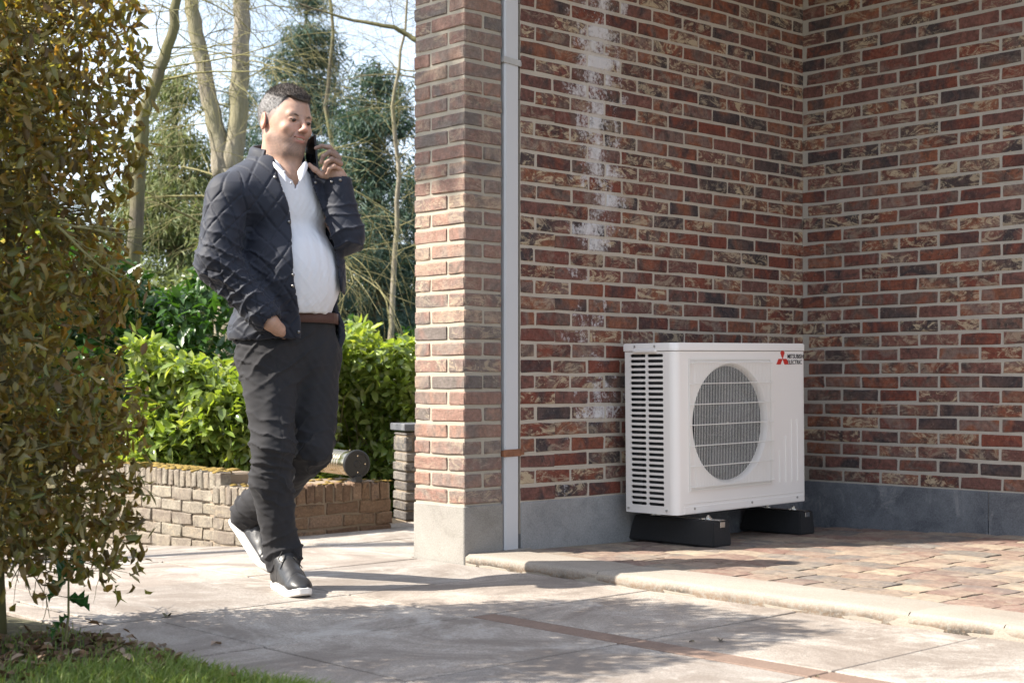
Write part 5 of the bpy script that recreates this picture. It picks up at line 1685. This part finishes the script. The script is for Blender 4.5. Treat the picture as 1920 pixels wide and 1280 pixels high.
# collar flaps, placket, buttons
def sheet(name, rows, mat, parent, th=.003):
    nr, nc = len(rows), len(rows[0])
    V = [Vector(p) for r in rows for p in r]; F = [(i*nc+j, i*nc+j+1, (i+1)*nc+j+1, (i+1)*nc+j) for i in range(nr-1) for j in range(nc-1)]
    me = mesh_py(name, V, F, mat, True); o = link_obj(name, me, parent)
    s = o.modifiers.new('thick', 'SOLIDIFY'); s.thickness = th; s.offset = 0
    b = o.modifiers.new('round', 'SUBSURF'); b.levels = 2; b.render_levels = 2
    return o
sheet('collar', [[Q(500, 292, .12), Q(510, 300, .06), Q(522, 312, .035), Q(536, 325, .028)],
                 [Q(502, 300, .10), Q(512, 309, .045), Q(524, 321, .018), Q(537, 334, .012)],
                 [Q(508, 308, .08), Q(518, 318, .03), Q(529, 331, .004), Q(540, 348, .002)]], M_polo, polo)
sheet('collar', [[Q(572, 300, .10), Q(568, 307, .055), Q(562, 314, .035), Q(556, 322, .028)],
                 [Q(577, 305, .10), Q(574, 313, .045), Q(567, 322, .02), Q(559, 331, .012)],
                 [Q(578, 312, .10), Q(575, 322, .04), Q(569, 333, .01), Q(561, 345, .004)]], M_polo, polo)
M_btn = simple_mat('shirt_button', (.55,.54,.55), 0.3)
for (u, v, b) in ((533, 322, .0), (546, 343, -.004)):
    ellobj('button', Q(u, v, b), (.0045, .003, .0045), RB, M_btn, polo, 10)

# ---- trousers
h = .005
T = Field(ar(-.30, .30, h), ar(-.14, .66, h), ar(.04, 1.06, h))
T.ell(HPc + [0, 0, -.01], (.170, .120, .125), RB, .02)
T.ell(HPc + [0, 0, .07], (.174, .130, .12), RB, .03)
T.cone(HPc + [-.045, -.02, -.07], Rhip, .11, .106, .05)
T.cone(HPc + [.05, .03, -.07], Lhip, .11, .104, .05)
T.ell(HPc - fdir*.07 + [0, 0, -.06], (.145, .085, .10), RB, .05)
T.cone(Rhip, Rkn, .107, .072, .045); T.cone(Rkn, Q(508, 900, .05), .072, .070, .03); T.cone(Q(508, 900, .05), Ran + [0, 0, .02], .069, .060, .03)
T.cone(Lhip, Lkn, .103, .070, .03); T.cone(Lkn, Q(530, 902, .33), .070, .068, .02); T.cone(Q(530, 902, .33), Lan + [.01, -.01, .01], .073, .066, .02)
T.cone(Ran + [0, -.008, .022], Ran + [0.004, -.012, .055], .061, .066, .012)      # break over the shoe
T.func((-1, -1, -1), (1, .3, Ran[2]+.03), lambda X, Y, Z: Z-(Ran[2]-.014)-(X-Ran[0])*.16+0*Y, 0, 'd')
ax_l = (Lan-Lkn)/np.linalg.norm(Lan-Lkn)
def cutL(X, Y, Z): return -(((X-Lan[0])*ax_l[0]+(Y-Lan[1])*ax_l[1]+(Z-Lan[2])*ax_l[2]) - .032)
T.func((-1, .3, -1), (1, 1, .5), cutL, 0, 'd')
T.func((-1, -1, HPc[2]+.06), (1, 1, 1.2), lambda X, Y, Z: (HPc[2]+.097)-Z+0*X+0*Y, 0, 'd')
V, F = T.mesh(); V = relax(V, F, 2, .5); Nm = vnormals(V, F)
def creases(V, c, rad, ax, amp, lam, seed):
    """sharp ridged folds lying across a limb"""
    d = V-c; g = np.exp(-((np.linalg.norm(d, axis=1)/rad)**2))
    ph = (d@ax)/lam*6.283 + vnoise(V, 14, seed)*2.2 + vnoise(V, 34, seed+1)*.7
    r = 1-np.abs(np.sin(ph/2)); return g*amp*1.25*(r**3.2 - .2)
disp = vnoise(V*np.array((1, 1, .5)), 22, 21)*.004 + vnoise(V, 50, 22)*.0014
up = np.array((0.28, 0.1, .95)); up /= np.linalg.norm(up)
disp += creases(V, Rkn+[0, 0, -.01], .13, up, .013, .052, 31)
disp += creases(V, Rkn+[0.02, 0, -.12], .10, np.array((.5, .1, .85)), .012, .055, 32)
disp += creases(V, Ran+[0, 0, .06], .09, np.array((-.25, 0, 1.)), .013, .050, 33)
disp += creases(V, Lkn+[0, .02, -.03], .13, np.array((-.5, .5, .7)), .013, .05, 34)
disp += creases(V, Lan+[.02, -.03, .05], .10, np.array((.4, -.4, .8)), .012, .045, 35)
disp += creases(V, Rhip+[.05, -.06, .02], .14, np.array((-.6, .1, .8)), .010, .06, 36)
disp += creases(V, Rhip+[-.04, -.02, -.03], .12, np.array((.35, .1, .95)), .008, .055, 37)
V = V + Nm*disp[:, None]
# side seam: a thin raised line down the near leg
lv = np.abs((V-Rhip) @ np.array((.86, .5, 0)) + .015 + .02*np.clip((Rkn[2]-V[:, 2]), 0, 1)) 
near = (V[:, 1] < Rkn[1]+.05) & (V[:, 2] < Rhip[2])
V = V - Nm*(np.exp(-(lv/.0035)**2)*.0018*near)[:, None]
trous = link_obj('trousers', mesh_np('trousers', V, F, M_trous, True), man)
# fly seam and belt
mb = MB()
n = 40; prof = []
for i in range(n):
    a = 2*pi*i/n; prof.append(HPc + [0, 0, .080] + RB @ np.array((cos(a)*.183, sin(a)*.139, -.004*sin(a))))
for i in range(n):
    p, q = prof[i], prof[(i+1) % n]; o1 = unit((p-HPc)*np.array((1, 1, 0)))*.004; o2 = unit((q-HPc)*np.array((1, 1, 0)))*.004
    z1 = np.array((0, 0, .019))
    mb.add([p-z1+o1, q-z1+o2, q+z1+o2, p+z1+o1, p-z1-o1, q-z1-o2, q+z1-o2, p+z1-o1], [(0, 1, 2, 3), (4, 7, 6, 5), (0, 4, 5, 1), (3, 2, 6, 7)])
belt = mb.build('belt', M_belt, man, True)

# ---- jacket
h = .0044
J = Field(ar(-.36, .34, h), ar(-.22, .50, h), ar(.80, 1.66, h))
torso(J, 0.026, .035)
J.ell(HPc + [-.01, 0.0, .02], (.205, .152, .12), RB, .06)
J.cone(CH, HPc+[0, 0, .0], .15, .165, .05)
J.cone(NK+[-.01, .02, -.09], NK+[-.008, .012, -.035], .118, .098, .045)
# trapezius slopes
J.cone(NK+[-.02, .03, -.075], Rsh+[.01, .01, .012], .066, .066, .04); J.cone(NK+[.0, .03, -.075], Lsh+[-.01, 0, .01], .066, .062, .04)
# hollow inside, and the open front
Ji = Field(J.xs, J.ys, J.zs); torso(Ji, 0.010, .03); Ji.ell(HPc + [-.01, 0.0, .02], (.188, .135, .16), RB, .05)
Ji.cone(HPc, HPc-[0, 0, .2], .165, .17, .02); Ji.cone(NK+[-.01, .01, -.09], NK+[0.0, .0, .06], .098, .082, .03)
J.D = np.maximum(J.D, -Ji.D)
# sleeves after the hollowing
J.cone(Rsh, Rel, .080, .073, .02); J.cone(Rel, Rwr+(Rel-Rwr)*.12, .072, .056, .03)
J.cone(Lsh, Lel, .074, .072, .02); J.cone(Lel, Lwr+(Lel-Lwr)*.10, .070, .046, .03)
el = [(290, 508), (310, 512), (345, 526), (395, 540), (450, 549), (500, 554), (560, 559), (600, 562), (650, 565)]
er = [(290, 560), (310, 574), (345, 582), (400, 603), (450, 620), (500, 630), (560, 636), (600, 640), (660, 652)]
zz = J.zs
def edge_at(tab):
    zq = np.array([Q(0, v, .03)[2] for v, u in tab][::-1]); aq = np.array([Q(u, v, .03)[0] for v, u in tab][::-1]); return np.interp(zz, zq, aq)
eL, eR = edge_at(el), edge_at(er)
X = J.xs[:, None, None]; Y = J.ys[None, :, None]
cut = np.maximum(np.maximum(eL[None, None, :]-X, X-eR[None, None, :]), Y - (CH[1]-.0) - .35*(X-CH[0]))
J.D = np.maximum(J.D, -cut.astype(np.float32))
# hem: lower at the back
hem = Q(0, 640, .1)[2] + 0.0*X
J.D = np.maximum(J.D, (Q(0, 636, .06)[2] - .05*np.clip((Y-.16)/.15, 0, 1) + .04*np.clip((X-.05)/.1, -1, 0)*0 - J.zs[None, None, :]).astype(np.float32))
# sleeve mouths
def cuffcut(el_, wr, off):
    a = (wr-el_)/np.linalg.norm(wr-el_); c = wr - a*off
    def f(X, Y, Z):
        t = (X-c[0])*a[0]+(Y-c[1])*a[1]+(Z-c[2])*a[2]
        r = np.sqrt(np.maximum((X-c[0])**2+(Y-c[1])**2+(Z-c[2])**2-t*t, 0))
        return np.maximum(-t, r-.085)
    def g(X, Y, Z):
        t = (X-c[0])*a[0]+(Y-c[1])*a[1]+(Z-c[2])*a[2]
        r = np.sqrt(np.maximum((X-c[0])**2+(Y-c[1])**2+(Z-c[2])**2-t*t, 0))
        return np.maximum(r-.038, -(t+.05))
    return c, f, g
c, f, g = cuffcut(Lel, Lwr, -.004); J.func(Lwr-.09, Lwr+.09, f, 0, 'd'); J.func(Lwr-.08, Lwr+.08, g, .004, 'd')
c, f, g = cuffcut(Rel, Rwr, .0); J.func(Rwr-.09, Rwr+.09, g, .004, 'd')
V, F = J.mesh(); V = relax(V, F, 2, .5); Nm = vnormals(V, F)
# quilting: diamonds stitched in, softer on the photo-right side
s_body = (V-CH) @ ldir
ax_r = (Rel-Rsh)/np.linalg.norm(Rel-Rsh)
def seg_d(P, a, b):
    d = b-a; t = np.clip(((P-a)@d)/(d@d), 0, 1); return np.linalg.norm(P-a-t[:, None]*d, axis=1), t
d1, t1 = seg_d(V, Rsh, Rel); d2, t2 = seg_d(V, Rel, Rwr); d3, t3 = seg_d(V, Lsh, Lel); d4, t4 = seg_d(V, Lel, Lwr)
la = np.linalg.norm(Rel-Rsh); lb = np.linalg.norm(Rwr-Rel)
on1 = (d1 < .095) & (s_body < -.10); on2 = (d2 < .085)
def around(P, a, b):
    ax_ = (b-a)/np.linalg.norm(b-a); u_ = np.cross(ax_, np.array((0, 1., 0))); u_ /= np.linalg.norm(u_); w_ = np.cross(ax_, u_)
    q_ = P-a; return np.arctan2(q_@w_, q_@u_)*.085
S1 = np.where(on2, around(V, Rel, Rwr), np.where(on1, around(V, Rsh, Rel), s_body*1.05))
S2 = np.where(on2, la+t2*lb, np.where(on1, t1*la, -V[:, 2]))
wv = .072; ph1 = (S1/wv + S2/(wv*1.35))*pi; ph2 = (S1/wv - S2/(wv*1.35))*pi
pil = np.minimum(np.abs(np.sin(ph1)), np.abs(np.sin(ph2)))
pill = np.clip(pil/.30, 0, 1)**.6
soft = np.where((d3 < .095) | (d4 < .09), .25, 1.0)
disp = (pill-.6)*.0055*soft
disp += creases(V, Rel+[.03, 0, -.02], .12, np.array((.5, 0, .86)), .013, .045, 51)
disp += creases(V, (Rel+Rwr)/2, .12, np.array((.75, 0, -.66)), .010, .045, 52)
disp += creases(V, Rsh+[.01, 0, -.08], .10, np.array((-.2, 0, 1.)), .005, .06, 53)
disp += creases(V, Lel, .11, np.array((-.3, 0, .95)), .012, .05, 54)
disp += creases(V, Q(470, 560, 0), .12, np.array((-.5, 0, .86)), .008, .06, 55)
disp += vnoise(V, 20, 61)*.004
V = V + Nm*disp[:, None]
jacket = link_obj('jacket', mesh_np('jacket', V, F, M_jack, True), man)
# stand-up collar
def collar_pt(a, t, out=0.0):
    """a: angle from his back (0) round to the front; t: 0 base .. 1 top"""
    base = NK + np.array((-.014, .014, -.045)); r = (.104-.016*t)+out
    d = RB @ np.array((sin(a)*1.0, cos(a)*.86, 0))
    return base + d*r + np.array((0, 0, (.120 - .045*abs(a)/2.4)*t)) + fdir*.018*(abs(a)/2.4)*(1-t)*.5 + fdir*(.010*t)
rows = []
angs_ = np.linspace(-2.30, 2.15, 26)
V = []; F = []
prof = [(0.0, .006), (.25, .010), (.5, .010), (.75, .011), (1.0, .008), (1.05, .0), (1.0, -.006), (.5, -.006), (0, -.006)]
for a in angs_:
    for (t, o_) in prof:
        q = abs(math.sin(a*4.2 + t*3.0))*abs(math.sin(a*4.2 - t*3.0))
        V.append(collar_pt(a, t, o_ + (.004*q if o_ > 0 else 0)))
n = len(prof)
for i in range(len(angs_)-1):
    for j in range(n-1):
        k = i*n+j; F.append((k, k+1, k+1+n, k+n))
F.append(tuple(range(n))); F.append(tuple((len(angs_)-1)*n + j for j in range(n-1, -1, -1)))
me = mesh_py('collar', V, F, M_jack, True); o = link_obj('collar', me, jacket); md = o.modifiers.new('round', 'SUBSURF'); md.levels = 1; md.render_levels = 1
# press studs down both front edges and on the raised cuff
def stud(p, r=.0065, d=None):
    d = np.array((0.15, -1., 0)) if d is None else d
    mb = MB(); p = np.asarray(p); mb.tube([p, p + unit(d)*.004], r, 12); mb.tube([p, p + unit(d)*.006], r*.55, 8); mb.build('press_stud', M_metal, jacket, True)
from mathutils.bvhtree import BVHTree
_bv = BVHTree.FromPolygons([Vector(v) for v in np.array([v.co[:] for v in jacket.data.vertices])], [tuple(p.vertices) for p in jacket.data.polygons])
def on_surface(u, v, bvh=_bv):
    a = Vector(Q(u, v, -.6)); b = Vector(Q(u, v, .6)); hit = bvh.ray_cast(a, (b-a).normalized())
    return (np.array(hit[0][:]), np.array(hit[1][:])) if hit[0] is not None else (None, None)
for (u, v) in ((516, 333), (542, 416), (549, 515), (549, 536), (560, 622), (591, 343), (622, 341), (638, 338), (626, 520)):
    p, nn = on_surface(u, v)
    if p is not None and p[1] < .3: stud(p - np.array((0, .001, 0)), .0055, nn if nn[1] < 0 else -nn)

# ---- shoes
M_shoe = cloth_mat('black_leather', (.022,.022,.024), 0.42, 300, 0.3, 0.0, 0.2, 0.5)
M_sole = simple_mat('white_rubber_sole', (.66,.64,.61), 0.6, var=0.12, scale=20, bmp=0.2)
M_lace = simple_mat('black_lace', (.012,.012,.013), 0.8)
def outline(t):
    """half width of the sole from heel (0) to toe (1)"""
    return .001 + .046*math.sqrt(max(0, 1-((t-.68)/.33)**2)) if t > .68 else (.036*math.sqrt(max(0, 1-((.12-t)/.125)**2)) if t < .12 else .036 + .0112*smoothstep(np.array(t), .25, .68))
def shoe(name, M, bend=0.0, label=None):
    """local: x forward from heel 0 to toe .30, z up, sole at 0. M: 4x4 into figure space"""
    root_me = None
    def bz(x, z):
        if bend and x < .21:   # heel lifted: the foot folds at the ball
            dx = .21-x; return (.21-dx, z + 0.0)
        return (x, z)
    Fs = Field(ar(-.03, .33, .0035), ar(-.08, .08, .0035), ar(-.01, .16, .0035))
    Fs.cone((.045, 0, .045), (.235, 0, .035), .036, .036, .02); Fs.ell((.238, .0, .034), (.060, .043, .030), None, .02)
    Fs.cone((.04, 0, .05), (.06, 0, .115), .036, .042, .03); Fs.cone((.06, 0, .11), (.175, 0, .060), .040, .032, .04)
    Fs.ell((.05, 0, .14), (.040, .030, .03), None, .006, 'd')
    Fs.func((-1, -1, -1), (1, 1, .03), lambda X, Y, Z: Z-.018+0*X+0*Y, 0, 'd')
    V, F = Fs.mesh(); V = relax(V, F, 1, .5); Nm = vnormals(V, F)
    # panel seams
    sx_ = V[:, 0]; d = np.exp(-((sx_-.215-.5*abs(V[:, 1]))/.0028)**2) + np.exp(-((sx_-.105-.35*(V[:, 2]-.05))/.0028)**2) + np.exp(-((V[:, 2]-.030)/.002)**2)*.6
    V = V - Nm*(d*.0022)[:, None] + Nm*(vnoise(V, 90, 71)*.0007)[:, None]
    def tf(P):
        P = np.asarray(P, float); return np.array([(M @ Vector(p))[:] for p in P])
    up_ = link_obj(name, mesh_np(name, tf(V), F, M_shoe, True), man)
    if label: up_['label'] = label
    # sole
    n = 44; ts = [0.5-0.5*cos(pi*i/(n//2)) for i in range(n//2+1)]
    pl = [(t*.302-.006, outline(t)) for t in ts] + [(t*.302-.006, -outline(t)) for t in ts[::-1][1:-1]]
    V = []; F = []; lv = [(.97, 0.0), (1.03, .006), (1.03, .024), (.98, .028), (.90, .030)]
    for s_, z in lv:
        for (x, y) in pl:
            tz = .012*max(0, (x-.24)/.06)**1.5; V.append((.148+(x-.148)*s_, y*s_, z+tz))
    m = len(pl)
    for j in range(len(lv)-1):
        for i in range(m): F.append((j*m+i, j*m+(i+1) % m, (j+1)*m+(i+1) % m, (j+1)*m+i))
    F.append(tuple(range(m-1, -1, -1))); F.append(tuple((len(lv)-1)*m+i for i in range(m)))
    so = link_obj('sole', mesh_py('sole', tf(V), F, M_sole, True), up_); smooth_by_angle(so.data, 45)
    mb = MB()
    for i in range(6):
        x = .195-.019*i; z = .066+.0125*i; y = .020+.001*i
        mb.tube([M @ Vector((x, -y, z-.004)), M @ Vector((x+.004, 0, z+.007)), M @ Vector((x-.003, y, z-.004))], .0030, 6)
        mb.tube([M @ Vector((x, -y, z-.004)), M @ Vector((x-.012, 0, z+.011)), M @ Vector((x-.019, y, z+.008))], .0026, 6)
    for s_ in (-1, 1):
        mb.tube([M @ Vector((.105, 0, .132)), M @ Vector((.115, s_*.022, .142)), M @ Vector((.13, s_*.040, .120)), M @ Vector((.115, s_*.030, .105)), M @ Vector((.105, s_*.006, .128))], .0022, 5)
        mb.tube([M @ Vector((.105, 0, .132)), M @ Vector((.13, s_*.020, .118)), M @ Vector((.150, s_*.040, .085))], .0020, 5)
    mb.build('laces', M_lace, up_, True)
    return up_
def frame(x_dir, up, origin):
    x_ = Vector(x_dir).normalized(); y_ = Vector(up).cross(x_).normalized(); z_ = x_.cross(y_)
    M = Matrix.Identity(4)
    for i in range(3): M[i][0], M[i][1], M[i][2], M[i][3] = x_[i], y_[i], z_[i], origin[i]
    return M
heel = Q(523, 1080, .14); heel[2] = 0.0
shoe('shoe', frame((.42, -.88, 0), (0, 0, 1), (heel[0], heel[1], 0.001)))
# rear shoe: heel high, rolling off the toe
toe = Q(503, 1078, .38); 
hl_ = Q(425, 966, .56)
dirx = (Vector(toe)-Vector(hl_)).normalized(); dirx = Vector((toe[0]-hl_[0], toe[1]-hl_[1], -(hl_[2]-.012))).normalized()
org = Vector((toe[0], toe[1], .012)) - dirx*.292
shoe('shoe', frame(dirx, (0.25, .25, 1), org))

# ---- phone in the raised hand (its own thing)
phone = empty('mobile_phone', (0, 0, 0), label='black mobile phone held against the ear of the walking man', cat='phone')
pc = H(.083, -.056, -.106)
Mp = Matrix.Translation(man.location) @ Matrix.Rotation(YAW - radians(90), 4, 'Z')
zl = -(HR @ np.array((.0, -.30, -.95))); yl = -(HR @ np.array((1., -.12, .05)))
zl = Vector(zl).normalized(); yl = Vector(yl); yl = (yl - zl*yl.dot(zl)).normalized(); xl = yl.cross(zl)
Mo = Matrix.Identity(4)
for i in range(3): Mo[i][0], Mo[i][1], Mo[i][2] = xl[i], yl[i], zl[i]
phone.location = Mp @ Vector(pc)
phone.rotation_euler = (Matrix.Rotation(YAW - radians(90), 4, 'Z') @ Mo).to_euler()
M_glass = simple_mat('phone_glass', (.006,.006,.007), 0.12)
mb = MB(); mb.cbox((-.036, -.004, -.074), (.036, .004, .074), .003); mb.build('case', simple_mat('phone_case', (.012,.012,.013), 0.5), phone)
mb = MB(); mb.box((-.033, .0041, -.070), (.033, .0046, .070)); mb.build('screen', M_glass, phone)
